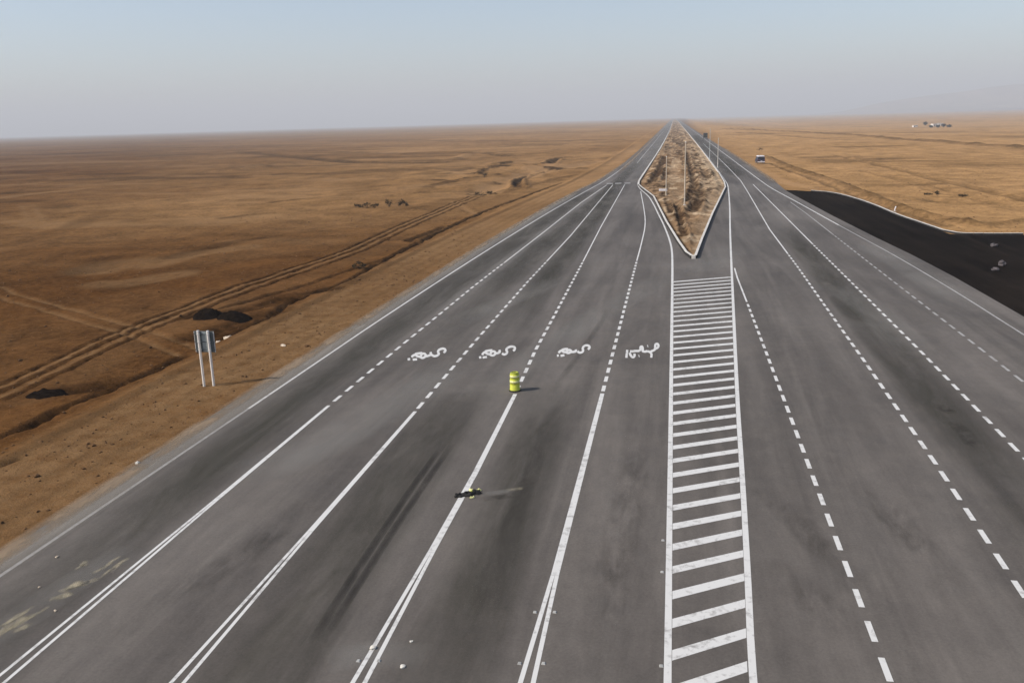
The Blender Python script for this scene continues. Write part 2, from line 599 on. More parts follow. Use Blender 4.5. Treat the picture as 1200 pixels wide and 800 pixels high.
# graded sandy verge beside the pavement
VERGE = smooth_pl([(-26.6, -40), (-26.6, 30), (-26.6, 75), (-25.5, 122), (-22.8, 172), (-20.4, 215), (-19.0, 300), (-18.6, 500)])
FEAT.append((VERGE, 4.6, 0.0, 0.0, 0.85, 0, 0.4))
for o_, w_ in ((-2.6, .3), (-1.0, .25), (0.6, .3), (2.0, .22)):
    FEAT.append((offset_pl(VERGE, o_), w_, 0.03, 0.015, 0, 0.16, 0.45))
FEAT.append((offset_pl(VERGE, -3.0), 0.5, 0.0, 0.0, 0, 0.45, 0.35))
# -- right plain: windrow along the apron, tracks, a far embankment
feat([(898, 184), (925, 196), (950, 204), (1000, 222), (1040, 240), (1090, 253), (1130, 263), (1160, 267)], 1.2, -0.55, 0.0, 0, 0.62, 0.9)
feat([(905, 192), (935, 205), (975, 219), (1010, 233), (1060, 249), (1110, 264)], 0.7, 0.2, 0.1, 0, 0.55, 0.6)
feat([(930, 205), (960, 211), (990, 224)], 2.6, -0.3, 0, 0.5, 0, 1.4)
feat([(980, 182), (1030, 194), (1085, 207), (1140, 220), (1210, 237)], 1.1, 0.2, 0.1, 0, 0.45, 0.7)
feat([(1010, 200), (1060, 212), (1120, 231), (1200, 236)], 0.9, 0.2, 0.1, 0, 0.22, 0.7)
feat([(990, 190), (1030, 187), (1090, 186)], 1.3, 0.2, 0.1, 0, 0.22, 0.9)
feat([(845, 151.5), (905, 153.5), (965, 156.5), (1030, 161), (1100, 166.5), (1215, 175)], 3.4, -1.0, 0, 0, 0.75, 1.2)
feat([(890, 142), (955, 151), (1040, 159), (1100, 163)], 4.2, 0, 0, 0.85, 0, 1.2)
feat([(1120, 166), (1160, 167), (1215, 170)], 3.0, 0, 0, 0.7, 0, 1.2)
feat([(1060, 149), (1120, 149), (1200, 147)], 16, 0.2, 0, 0, 0.22, 4)
feat([(830, 156), (870, 155), (905, 157)], 5.5, 0.6, 0, 0, 0.6, 1.5)
feat([(1040, 205), (1110, 222), (1150, 236)], 1.0, 0.2, 0.1, 0, 0.3, 0.8)
feat([(960, 219), (1000, 236), (1050, 251), (1105, 265)], 1.0, 0.05, 0.0, 0, 0.32, 0.7)
feat([(1000, 226), (1060, 232), (1120, 235)], 1.2, 0.2, 0.1, 0, 0.35, 1.0)
feat([(930, 214), (965, 219), (1000, 229), (1040, 246)], 1.1, 0.0, 0.0, 0.5, 0, 0.6)
feat([(1080, 231), (1120, 240), (1160, 238)], 1.6, 0.2, 0.1, 0, 0.3, 1.2)
feat([(872, 190), (900, 205), (918, 215), (960, 221)], 2.2, 0.0, 0.0, 0.8, 0, 0.8)
feat([(905, 158), (960, 163), (1010, 164)], 3.0, 0.3, 0.1, 0, 0.45, 1.5)
feat([(1130, 263), (1160, 264), (1200, 258)], 0.9, -0.3, 0, 0, 0.4, 0.6)


def carve(x, y):
    """relief, pale and dark soil from the listed features"""
    z = np.zeros(x.shape)
    lt = np.zeros(x.shape)
    dk = np.zeros(x.shape)
    for pts, w, dep, lip, lite, dark, wob in FEAT:
        P = np.array(pts)
        mrg = w * 3 + wob * 3
        mk = (x > P[:, 0].min() - mrg) & (x < P[:, 0].max() + mrg) & (y > P[:, 1].min() - mrg) & (y < P[:, 1].max() + mrg)
        if not mk.any():
            continue
        xx, yy = x[mk], y[mk]
        sc = 0.45 / max(w, 0.3)
        wx = xx + wob * 2.0 * fbm(xx + 51, yy, sc, 3)
        wy = yy + wob * 2.0 * fbm(xx, yy + 77, sc, 3)
        d, sd = seg_dist(wx, wy, pts)
        mod = 0.75 + 1.0 * fbm(xx + 9, yy + 31, sc * 0.8, 3)
        core = np.exp(-(d / w) ** 2 * 1.2)
        flat = 1 - ss(w * 0.55, w * 1.25, d)
        dflat = 1 - ss(w * 0.75, w * 1.8, d)
        z[mk] += -dep * core * np.clip(mod + 0.25, 0.3, 1.5) + lip * np.exp(-((d - 1.7 * w) / (0.6 * w)) ** 2)
        lt[mk] = np.maximum(lt[mk], lite * flat * np.clip(mod + .25, 0, 1.2))
        dk[mk] = np.maximum(dk[mk], dark * dflat * np.clip(mod + .25, 0, 1.2))
    return z, lt, dk


def graded(parts):
    out = [parts[0][0]]
    for a, b, s in parts:
        n = max(1, int(round((b - a) / s)))
        out += [a + (b - a) * (i + 1) / n for i in range(n)]
    return out


def tail(start, first, growth, end):
    out, s, x = [], first, start
    while x < end:
        x += s
        s *= growth
        out.append(x)
    return out


gx = graded([(-130, -78, .65), (-78, -22, .26), (-22, 22, 2.2), (22, 62, .45)])
gx = [-v for v in reversed(tail(130, .7, 1.035, 60000))] + gx + tail(62, .5, 1.035, 60000)
gy = [-v for v in reversed(tail(0, 3, 1.3, 3000))] + graded([(0, 16, 2.0), (16, 82, .26)])
while gy[-1] < 60000:
    gy.append(gy[-1] + max(0.3, gy[-1] * (0.0075 if gy[-1] < 420 else 0.02)))
gx = np.array(gx)
gy = np.array(gy)
GX, GY = np.meshgrid(gx, gy)
fx, fy = GX.ravel(), GY.ravel()
cz, clite, cdk = carve(fx, fy)
gd = off_road(fx, fy)
GZ = gz0(fx, fy) + cz * ss(0.3, 1.5, gd)
clite *= ss(-0.5, 0.4, gd)
# broken ground round the gully
gul = np.exp(-(((fx + 48) / 24) ** 2 + ((fy - 265) / 75) ** 2)) * ss(3, 14, gd)
GZ = GZ + gul * 2.2 * fbm(fx, fy * 0.6, 0.13, 5)
cdk = np.maximum(cdk, 0.95 * np.minimum(1, gul * 1.4) * ss(0.05, 0.12, fbm(fx + 400, fy * 0.55, 0.14, 4)))
clite = np.maximum(clite, 0.9 * np.minimum(1, gul * 1.4) * ss(0.05, 0.14, fbm(fx - 400, fy * 0.5, 0.10, 4)))
# streaks of darker and paler soil over both plains
st = fbm(fx * 0.35 + 90, fy, 0.05, 4)
far_ = ss(60, 140, np.hypot(fx, fy)) * ss(10, 30, gd)
cdk = np.maximum(cdk, 0.55 * far_ * ss(0.10, 0.22, st))
clite = np.maximum(clite, 0.6 * far_ * ss(0.10, 0.24, -st))


def grid_mesh(name, X, Y, Z, nx, ny):
    me = bpy.data.meshes.new(name)
    nv = nx * ny
    co = np.empty((nv, 3), np.float32)
    co[:, 0], co[:, 1], co[:, 2] = X, Y, Z
    idx = np.arange(nv).reshape(ny, nx)
    q = np.stack([idx[:-1, :-1], idx[:-1, 1:], idx[1:, 1:], idx[1:, :-1]], -1).reshape(-1, 4)
    nf = len(q)
    me.vertices.add(nv)
    me.vertices.foreach_set('co', co.ravel())
    me.loops.add(nf * 4)
    me.loops.foreach_set('vertex_index', q.ravel().astype(np.int32))
    me.polygons.add(nf)
    me.polygons.foreach_set('loop_start', np.arange(0, nf * 4, 4, dtype=np.int32))
    me.polygons.foreach_set('use_smooth', np.ones(nf, bool))
    me.update(calc_edges=True)
    return me


def set_attr(me, name, v):
    a = me.attributes.new(name, 'FLOAT', 'POINT')
    a.data.foreach_set('value', np.ascontiguousarray(v, dtype=np.float32))


gm = grid_mesh('ground', fx, fy, GZ, len(gx), len(gy))
belt = ss(60, 190, fy) * np.exp(-((fx + 25) / (60 + 0.35 * np.maximum(fy, 0))) ** 2) * (fx < 0)
soil_lit = np.clip(0.62 * belt * (0.8 + 0.9 * fbm(fx + 70, fy, 0.02, 3)) + ss(-6, 30, fx - fy * 0.012) * 0.92 + 0.16 * ss(200, 1500, fy) + 0.5 * fbm(fx, fy, 0.012, 3) * 0.5, 0, 1)  # blend of soil tones, also carries the sunward side's painted darkness
set_attr(gm, 'soil', soil_lit)
set_attr(gm, 'lite', clite)
set_attr(gm, 'dk', cdk)
ground = tag(link('ground', gm, SOIL), kind='structure')


def terrain(x, y):
    """height of the finished ground sheet at a point"""
    x = np.array([x], float)
    y = np.array([y], float)
    return float((gz0(x, y) + carve(x, y)[0] * ss(0.3, 1.5, off_road(x, y)))[0])


# far pale ridge on the right horizon
def build_hills():
    nx, ny = 150, 26
    xs = np.linspace(1250, 9500, nx)
    ys = np.linspace(8300, 11500, ny)
    X, Y = np.meshgrid(xs, ys)
    X, Y = X.ravel(), Y.ravel()
    prof = np.interp(X, [1250, 1700, 2050, 2450, 2850, 3250, 4200, 6000, 9500], [0, 35, 105, 160, 195, 225, 290, 330, 260])
    cross = np.exp(-((Y - 9700) / 900.0) ** 2)
    Z = prof * cross * (1 + 0.28 * fbm(X, Y, 0.0016, 5)) - 14
    me = grid_mesh('hills', X, Y, Z, nx, ny)
    tag(link('hills', me, HILL), kind='structure')


build_hills()

# ------------------------------------------------------------------ pavement
def strip_mesh(name, left, right, z=0.0, skirt=0.3):
    """a slab between two edge lines given at the same stations"""
    bm = bmesh.new()
    rows = []
    for (a, b) in zip(left, right):
        rows.append([bm.verts.new((a[0], a[1], z - skirt)), bm.verts.new((a[0], a[1], z)),
                     bm.verts.new((b[0], b[1], z)), bm.verts.new((b[0], b[1], z - skirt))])
    for p, q in zip(rows, rows[1:]):
        for i in range(3):
            bm.faces.new((p[i], p[i + 1], q[i + 1], q[i]))
    bmesh.ops.recalc_face_normals(bm, faces=bm.faces)
    return bm


ys = [-60, 0, 20, 40, 55, 64, 75, 80, 85, 93, 100, 106, 118, 129, 140, 150, 160, 170, 176, 185, 200, 213, 240, 270, 300, 350, 400, 600, 1000, 2000, 5000, 12000, 30000, 59000]
jl = [0.10 * math.sin(y * 0.7) + 0.05 * math.sin(y * 2.3) if y < 300 else 0 for y in ys]
bm = strip_mesh('road', [(float(xl(y)) + j, y) for y, j in zip(ys, jl)], [(float(xr(y)), y) for y in ys])
road = tag(from_bm('road', bm, ASPHALT), kind='structure')

# fresh black apron on the right
bm = bmesh.new()
inner = [(float(xr(y)) + 0.004, y) for y in (-60, 20, 40, 64, 80, 92, 106, 129, 150, 170, 174.7)]
outer = AP[1:] + [(120.0, -60.0)]
vv = [bm.verts.new((x, y, -0.02)) for x, y in inner + outer]
f_ = bm.faces.new(vv)
bmesh.ops.recalc_face_normals(bm, faces=[f_])
if f_.normal.z < 0:
    f_.normal_flip()
ex = bmesh.ops.extrude_face_region(bm, geom=[f_])
bmesh.ops.translate(bm, verts=[v for v in ex['geom'] if isinstance(v, bmesh.types.BMVert)], vec=(0, 0, -0.25))
bmesh.ops.recalc_face_normals(bm, faces=bm.faces)
bmesh.ops.triangulate(bm, faces=bm.faces)
apron = tag(from_bm('asphalt_apron', bm, NEW_ASPHALT), kind='structure')

# ------------------------------------------------------------------ kerbs
bm = bmesh.new()
box(bm, 0, 0, 0.0, 0.97, 0.28, 0.36, 0.02)
KERB_ME = bpy.data.meshes.new('kerb_stone')
bm.to_mesh(KERB_ME)
bm.free()
KERB_ME.materials.append(CONCRETE)
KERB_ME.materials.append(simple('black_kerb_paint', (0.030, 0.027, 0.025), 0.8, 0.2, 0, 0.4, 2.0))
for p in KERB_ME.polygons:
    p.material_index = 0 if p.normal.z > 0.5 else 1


def kerb_line(pts, parent, zc, step=1.0, zs=1.0):
    acc = densify(pts, 0.05)
    last = acc[0]
    run = 0.0
    for p, q in zip(acc, acc[1:]):
        run += math.hypot(q[0] - p[0], q[1] - p[1])
        if run >= step:
            a = math.atan2(q[1] - last[1], q[0] - last[0])
            o = bpy.data.objects.new('kerb_stone', KERB_ME)
            C.objects.link(o)
            o.parent = parent
            o.location = ((last[0] + q[0]) / 2, (last[1] + q[1]) / 2, zc + random.uniform(-.008, .008))
            o.rotation_euler = (random.uniform(-.01, .01), 0, a + random.uniform(-.008, .008))
            o.scale = (1, 1, zs)
            last, run = q, 0.0


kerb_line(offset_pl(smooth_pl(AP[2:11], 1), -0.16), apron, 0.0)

# median island: bare soil between kerbs
S_ = H / 11.5
KL = [(-7.55, 205.0), (-7.25, 192.0), (-6.37, 183.9), (-3.40, 161.5), (-0.79, 121.0), (0.71, 101.6), (1.46, 93.1), (2.0, 90.2)]
KR = [(11.2, 230.0), (10.75, 195.0), (10.21, 180.6), (5.72, 131.3), (3.38, 103.3), (2.36, 90.4)]
my = np.array(graded([(90.6, 260, .55)]) + tail(260, 1.0, 1.03, 40000))
klx = np.interp(my, [p[1] for p in reversed(KL)] + [420, 900, 59000], [p[0] for p in reversed(KL)] + [-5.9, -4.3, -4.2])
krx = np.interp(my, [p[1] for p in reversed(KR)] + [400, 900, 59000], [p[0] for p in reversed(KR)] + [11.7, 12.0, 12.0])
nU = 56
U = np.linspace(0, 1, nU)
MX = (klx[:, None] * (1 - U) + krx[:, None] * U)
MY = np.repeat(my[:, None], nU, 1)
mx_, my_ = MX.ravel(), MY.ravel()
uu = np.tile(U, len(my))
edge = ss(0.5, 1.7, np.minimum(uu, 1 - uu) * np.repeat(krx - klx, nU))
MFEAT = []


def mfeat(px, w, dep, lip, lite, dk, wob, offs=(0.0,)):
    b = [g(*p) for p in px]
    b = smooth_pl(b) if len(b) > 2 else b
    for o in offs:
        MFEAT.append((offset_pl(b, o) if o else b, w, dep, lip, lite, dk, wob))


mfeat([(812, 250), (816, 240), (819, 230), (819, 224)], 0.75, 0.5, 0.25, 0, 1.2, 0.3)  # trench carved, its black shadow painted into the soil colour
mfeat([(806, 240), (812, 226), (814, 216), (808, 196), (805, 180)], 0.6, 0.4, 0.3, 0, 1.0, 0.5)
mfeat([(802, 278), (799, 268), (796, 252), (793, 242)], 0.4, 0.4, 0.2, 0, 1.0, 0.4)
mfeat([(786, 250), (783, 240), (780, 236)], 0.35, 0.6, 0.1, 0, 0.75, 0.3)
mfeat([(763, 216), (768, 208), (774, 198), (779, 184)], 0.75, 0.4, 0.2, 0, 1.2, 0.4)  # left trench, shadow likewise painted as dark colour
mfeat([(778, 212), (779, 206), (780, 198)], 0.5, 0.6, 0.1, 0, 0.7, 0.3)
mfeat([(765, 222), (782, 221)], 0.8, 0.6, 0.1, 0, 0.8, 0.3)  # dark strip behind the concrete beam, painted as its shadow
mfeat([(768, 229), (781, 229)], 0.7, 0.5, 0.1, 0, 0.8, 0.3)  # strip before the beam, shadow put into the soil colour
mfeat([(783, 166), (788, 164), (796, 166), (802, 170)], 2.6, 0.6, 0.4, 0, 0.6, 1.4)
mfeat([(780, 176), (785, 172), (795, 175)], 2.0, 0.6, 0.4, 0, 0.55, 1.4)
mfeat([(790, 220), (800, 219), (808, 220)], 0.9, 0.3, 0.2, 0, 0.45, 0.7)
mfeat([(822, 200), (827, 203), (830, 212)], 0.8, 0.3, 0.3, 0, 0.4, 0.8)
mfeat([(820, 178), (832, 198), (842, 214)], 1.2, 0, 0, 0.7, 0, 0.7)
mfeat([(830, 224), (838, 214), (845, 216)], 1.6, -0.2, 0.2, 0.55, 0, 1.0)
mfeat([(786, 216), (789, 200), (794, 186)], 1.3, 0.05, 0.1, 0.3, 0, 0.3)
FSAVE, FEAT = FEAT, MFEAT
mz, ml, md = carve(mx_, my_)
FEAT = FSAVE
MZ = 0.05 + edge * (0.22 + 0.95 * fbm(mx_, my_, 0.62, 4) + 0.6 * fbm(mx_ + 40, my_, 0.16, 3)) + mz * edge
me = grid_mesh('median_soil', mx_, my_, np.maximum(MZ, 0.006 - 0 * MZ) * 1.0, nU, len(my))
set_attr(me, 'soil', np.clip(0.5 + 1.6 * fbm(mx_, my_, 0.3, 3), 0, 1))
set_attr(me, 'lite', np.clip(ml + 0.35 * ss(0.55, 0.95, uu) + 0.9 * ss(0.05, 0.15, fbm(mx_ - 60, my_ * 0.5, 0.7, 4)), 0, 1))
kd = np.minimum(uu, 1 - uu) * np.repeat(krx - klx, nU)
set_attr(me, 'dk', np.clip(md * 1.0 + 0.95 * (1 - ss(0.45, 0.75, kd)) * (my_ < 300) * (uu < .5) + 1.1 * ss(0.015, 0.10, -fbm(mx_ + 5, my_ * 0.45, 0.6, 4)) * edge * (1 - 0.95 * (1 - ss(1.2, 2.0, np.abs(mx_ - 0.7))) * ss(140, 165, my_) * (1 - ss(300, 360, my_))), 0, 1))  # includes a dark band inside the left kerb, painting the kerb's shadow
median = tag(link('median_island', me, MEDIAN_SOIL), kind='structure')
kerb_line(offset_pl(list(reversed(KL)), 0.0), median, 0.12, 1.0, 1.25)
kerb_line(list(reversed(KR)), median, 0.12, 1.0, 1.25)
box_part('nose_stone', CONCRETE, median, (2.18, 90.25, 0.12), (0.42, 0.30, 0.45), 0.04)
for side, a in ((0, klx), (1, krx)):     # continuous low kerb farther on
    st = [i for i, y in enumerate(my) if y > (205 if side == 0 else 230)][::6]
    bm = strip_mesh('far_kerb', [(a[i] - .14, my[i]) for i in st], [(a[i] + .14, my[i]) for i in st], 0.26, 0.4)
    from_bm('far_kerb', bm, CONCRETE, median)

# ------------------------------------------------------------------ painted markings
ZP = 0.004


def ribbon(name, pts, w, mat, parent=road, z=ZP, w2=None):
    n = len(pts)
    L = offset_pl(pts, 0.5)
    vs_, fs = [], []
    for i, (p, q) in enumerate(zip(pts, L)):
        ww = w if w2 is None else w + (w2 - w) * i / (n - 1)
        dx, dy = (q[0] - p[0]) * ww, (q[1] - p[1]) * ww
        vs_ += [(p[0] - dx, p[1] - dy, z), (p[0] + dx, p[1] + dy, z)]
        if i:
            k = 2 * i
            fs.append((k - 2, k - 1, k + 1, k))
    me = bpy.data.meshes.new(name)
    me.from_pydata(vs_, [], fs)
    return link(name, me, mat, parent)


def scl(pts):
    return [(x * S_, y * S_) for x, y in pts]


# stations in units of camera height 11.5, scaled to metres
LA = scl([(-17.75, 8), (-17.72, 20), (-17.62, 30), (-17.55, 40), (-17.5, 51), (-17.0, 76), (-15.9, 110), (-14.45, 141.6), (-12.6, 175.4), (-11.4, 247.9), (-11.2, 323), (-11.0, 464), (-11.0, 2500)])
LB = scl([(-14.28, 8), (-14.28, 33.4), (-14.25, 44), (-14.18, 52), (-14.12, 61), (-13.9, 71.4), (-13.5, 91), (-12.9, 126), (-11.7, 160)])
LC = scl([(-10.33, 8), (-10.34, 33), (-10.44, 45.6), (-10.46, 63), (-10.25, 89.5), (-10.4, 120), (-10.6, 160)])
LD = scl([(-6.42, 8), (-6.44, 27), (-6.62, 36), (-6.87, 43.3), (-6.98, 52), (-7.25, 69.7), (-7.75, 97.5), (-8.5, 160)])
LE = scl([(-2.88, 8), (-2.86, 40), (-2.87, 71), (-2.84, 84), (-2.93, 99.6), (-3.75, 118), (-4.9, 140), (-5.3, 148)])
LHL = scl([(0.05, 8), (0.06, 45.9), (0.06, 72.3), (-0.02, 80.5), (-0.36, 88.4), (-1.08, 100.7), (-1.72, 109.4), (-2.5, 121.5), (-3.62, 135.8), (-5.3, 148.5), (-6.05, 157), (-6.4, 166), (-6.4, 178), (-6.05, 223), (-5.2, 328), (-3.95, 713), (-3.85, 2500)])
LHR = scl([(1.55, 8), (1.80, 16.7), (2.06, 21.2), (2.42, 28.3), (2.78, 36), (3.93, 57.3), (4.68, 71.4), (5.89, 93.6), (7.38, 119.2), (9.1, 153), (9.3, 162), (9.55, 200), (9.85, 319), (10.1, 541), (10.15, 2500)])
LF = scl([(4.6, 8), (4.61, 20), (4.66, 32), (4.70, 44), (4.72, 55), (4.72, 65), (4.80, 69.5)])
LG = scl([(8.1, 8), (8.54, 21), (8.8, 29.4), (9.08, 42.5), (9.32, 56.6), (9.57, 69.8), (9.85, 93.4), (11.3, 140), (12.0, 165), (12.3, 220), (12.5, 400)])
LH = scl([(11.2, 8), (11.83, 30.5), (12.1, 44.4), (12.25, 57), (12.35, 67), (12.5, 82), (12.8, 107), (13.4, 158)])
LI = scl([(14.7, 8), (15.0, 39.7), (15.1, 55), (15.2, 70.6), (15.35, 88), (15.55, 109), (15.5, 128)])
LJ = scl([(17.9, 8), (18.08, 48.5), (18.17, 60), (17.97, 75.4), (17.5, 87.7), (17.05, 100.6), (16.3, 125), (15.7, 140), (15.4, 152), (15.4, 181), (15.45, 241), (15.6, 400), (15.7, 2500)])


def cut(pts, y0, y1):
    d = [p for p in densify(pts, 0.7) if y0 < p[1] < y1]
    Xs = [p[0] for p in pts]
    Ys = [p[1] for p in pts]
    return [(float(np.interp(y0, Ys, Xs)), y0)] + d + [(float(np.interp(y1, Ys, Xs)), y1)]


def xat(pts, y):
    return float(np.interp(y, [p[1] for p in pts], [p[0] for p in pts]))


LAs, LHLs, LHRs, LJs, LEs = [smooth_pl(p, 2) for p in (LA, LHL, LHR, LJ, LE)]
ribbon('edge_line', cut(LAs, 8, 40), 0.15, PAINT_WORN)
ribbon('edge_line', cut(LAs, 40.01, 3000), 0.16, PAINT)
ribbon('hatch_border_line', LHLs, 0.20, PAINT)
ribbon('hatch_border_line', LHRs, 0.20, PAINT)
ribbon('edge_line', cut(LJs, 8, 118), 0.14, PAINT_WORN)
ribbon('edge_line', cut(LJs, 118.02, 3000), 0.19, PAINT)
# lane lines: solid on the toll side (split into a narrow V near the booths), dashed beyond, solid again far away
for pts, y_end, w, ym, s0, mat in ((LB, 40.9, 0.105, 29.0, 0.17, PAINT), (LC, 40.4, 0.11, 27.0, 0.17, PAINT),
                                   (LD, 43.7, 0.125, 26.0, 0.17, PAINT), (LE, 44.2, 0.13, 25.0, 0.19, PAINT)):
    if pts is LE:
        pts = LEs
    ribbon('lane_line', cut(pts, ym, y_end), 2 * w, mat, w2=1.65 * w)
    for sg in (-1, 1):
        q = []
        for k in range(13):
            y = 10 + (ym - 0.01 - 10) * k / 12
            s = max(w / 2 + 0.002, w / 2 + (s0 - w / 2) * (ym - y) / (ym - 18))
            q.append((xat(pts, y) + sg * s, y))
        ribbon('lane_line', q, w, mat)
DASH = {}


def dashes(pts, y0, y1, period, length, w, mat):
    k = 0
    while y0 + k * period + length < y1:
        a = y0 + k * period
        p, q = (xat(pts, a), a), (xat(pts, a + length), a + length)
        key = (round(length, 2), w, mat.name)
        if key not in DASH:
            me = bpy.data.meshes.new('lane_dash')
            me.from_pydata([(-w / 2, -length / 2, 0), (w / 2, -length / 2, 0), (w / 2, length / 2, 0), (-w / 2, length / 2, 0)], [], [(0, 1, 2, 3)])
            me.materials.append(mat)
            DASH[key] = me
        o = bpy.data.objects.new('lane_dash', DASH[key])
        C.objects.link(o)
        o.parent = road
        o.location = ((p[0] + q[0]) / 2, (p[1] + q[1]) / 2, ZP)
        o.rotation_euler = (0, 0, -math.atan2(q[0] - p[0], length))
        k += 1
    return y0 + k * period


P_, L_ = 1.765, 1.03
for pts, y0, y1, w in ((LB, 41.6, 88, .19), (LC, 40.85, 88, .19), (LD, 44.2, 88, .20), (LEs, 44.6, 88, .20)):
    ye = dashes(pts, y0, y1, P_, L_, w, PAINT)
    ribbon('lane_line', cut(pts, ye, pts[-1][1] - (4 if pts is LEs else 0)), 0.135, PAINT)
dashes(LF, 19.0, 68, P_, L_, .17, PAINT)
ribbon('lane_line', cut(LF, 68.5, 84.4), 0.13, PAINT)
ye = dashes(LG, 20.2, 94, 1.74, 1.03, .18, PAINT)
ribbon('lane_line', cut(LG, ye, 480), 0.15, PAINT)
ye = dashes(LH, 29.0, 100, 1.74, 1.03, .18, PAINT)
ribbon('lane_line', cut(LH, ye, 190), 0.15, PAINT)
ye = dashes(LI, 40.2, 108, 2.0, 1.2, .16, PAINT_WORN)
ribbon('lane_line', cut(LI, ye, 150), 0.14, PAINT_WORN)
ribbon('lane_line', [(LB[-1][0] + 2.8, 290), (LB[-1][0] + 3.8, 900)], 0.12, PAINT)
# dashes across the two lanes where the plaza begins
for x0, x1 in ((-14.6, -13.2), (-12.7, -11.3), (-10.6, -9.3)):
    ribbon('give_way_dash', [(x0, 199.0), (x1, 199.0)], 1.3, PAINT)
# ladder hatching between the border lines
y = 9.0
per = 1.552
y = 21.16 - 7 * per
while y < 78.5:
    xa = xat(LHL, y) + 0.112
    slope = float(np.interp(y, [18, 30, 55, 80], [0.70, 0.55, 0.42, 0.5]))
    xb = xat(LHR, y + 2.0 * slope)
    for _ in range(4):
        yb = y + slope * (xb - xa)
        xb = xat(LHR, yb) - 0.112
    t = 0.24 if y < 60 else 0.22
    tb = t
    xb0, xb1 = xat(LHR, yb - t) - 0.112, xat(LHR, yb + t) - 0.112
    me = bpy.data.meshes.new('hatch_bar')
    me.from_pydata([(xa, y - t, ZP), (xb0, yb - tb, ZP), (xb1, yb + tb, ZP), (xa, y + t, ZP)], [], [(0, 1, 2, 3)])
    link('hatch_bar', me, PAINT, road)
    y += per


# lettering painted in the lanes (it faces the oncoming drivers)
def lettering(strokes, label, hw=1.35):
    V, F = [], []
    for s in strokes:
        s = smooth_pl(s, 2) if len(s) > 2 else densify(s, 2)
        nrm = offset_pl(s, hw)
        for i, (p, q) in enumerate(zip(s, nrm)):
            zz = ZP + 0.0006 * (strokes.index(s) if s in strokes else 0)
            dx, dy = q[0] - p[0], q[1] - p[1]
            for e in (-1, 1):
                X, Yg = g(p[0] + e * dx, p[1] + e * dy)
                V.append((X, Yg, 0.0))
            if i:
                k = len(V) - 4
                F.append((k, k + 1, k + 3, k + 2))
    me = bpy.data.meshes.new('lettering')
    me.from_pydata(V, [], F)
    # every stroke a hair above the last, so crossings never share a plane
    isl = 0
    z = ZP
    vi = 0
    for s in strokes:
        cnt = 2 * (len(smooth_pl(s, 2)) if len(s) > 2 else len(densify(s, 2)))
        for j in range(cnt):
            me.vertices[vi].co.z = z + 0.00004 * j
            vi += 1
        z += 0.003
    o = link('lettering', me, PAINT, road)
    o['label'] = label
    return o


def zs(x0, y0, k, strokes):
    return [[(x0 + x / k, y0 + y / k) for x, y in s] for s in strokes]


W1 = zs(460, 390, 6.667, [
    [(148, 188), (165, 174), (182, 170), (190, 182), (215, 186), (232, 198), (252, 190), (262, 172), (246, 160), (226, 166), (222, 182)],
    [(176, 166), (205, 160), (232, 158)],
    [(262, 184), (286, 178), (302, 168), (296, 150)],
    [(306, 172), (322, 184), (348, 180), (366, 164), (352, 150), (364, 132), (392, 122), (414, 130), (412, 148), (398, 156)],
    [(118, 208), (138, 206)], [(158, 211), (192, 208)]])
W2 = zs(460, 390, 6.667, [
    [(700, 172), (712, 154), (728, 150), (736, 164), (760, 166), (776, 178), (798, 172), (806, 154), (790, 142), (770, 148), (766, 164)],
    [(722, 146), (752, 138), (780, 136)],
    [(806, 162), (826, 158), (840, 150), (834, 134)],
    [(856, 160), (870, 172), (890, 164), (898, 148), (886, 134), (900, 116), (928, 106), (956, 112), (956, 132), (942, 142)],
    [(676, 194), (694, 191)], [(704, 195), (738, 190)]])
W3 = zs(630, 390, 7.06, [
    [(174, 166), (186, 150), (204, 146), (212, 158), (234, 158), (250, 168), (272, 162), (280, 148), (262, 140), (244, 146), (240, 160)],
    [(200, 142), (226, 134), (252, 134)],
    [(280, 158), (302, 158), (318, 152), (316, 138)],
    [(330, 152), (344, 166), (368, 162), (380, 146), (370, 130), (384, 110), (408, 102), (430, 112), (430, 128), (416, 138)],
    [(160, 190), (176, 188)], [(190, 192), (222, 186)]])
W4 = zs(630, 390, 7.06, [
    [(742, 140), (738, 172), (734, 206)],
    [(762, 164), (768, 186), (790, 206), (804, 190), (800, 172)],
    [(764, 152), (792, 154), (812, 148), (834, 152), (852, 140), (850, 116), (866, 112), (872, 136), (866, 152), (890, 158), (908, 150)],
    [(908, 152), (930, 158), (944, 176), (940, 206)],
    [(936, 156), (956, 148), (974, 138), (972, 116), (974, 96), (992, 90), (1002, 106), (996, 124), (976, 132)],
    [(836, 194), (842, 192)], [(908, 112), (914, 110)]])
lettering(W1, 'white toll lane word painted in the leftmost lettered lane')
lettering(W2, 'white toll lane word painted beside the yellow barrel')
lettering(W3, 'white toll lane word painted in the third lettered lane')
lettering(W4, 'white toll lane word painted next to the ladder hatching')

# raised reflective studs along the lines
bm = bmesh.new()
r_ = bmesh.ops.create_cube(bm, size=1.0)
bmesh.ops.transform(bm, matrix=Matrix.Diagonal((.11, .11, .03, 1)), verts=r_['verts'])
for v in bm.verts:
    if v.co.z > 0:
        v.co.x *= .65
        v.co.y *= .65
STUD = bpy.data.meshes.new('road_stud')
bm.to_mesh(STUD)
bm.free()
STUD.materials.append(simple('stud_plastic', (0.36, 0.35, 0.32), 0.5, 0.4))
for px in ((627, 717), (650, 717), (609, 777), (637, 777), (420, 774), (444, 774), (777, 633), (776, 670), (775, 780)):
    X, Yg = g(*px)
    o = bpy.data.objects.new('road_stud', STUD)
    C.objects.link(o)
    o.parent = road
    o.location = (X, Yg, 0.0155)


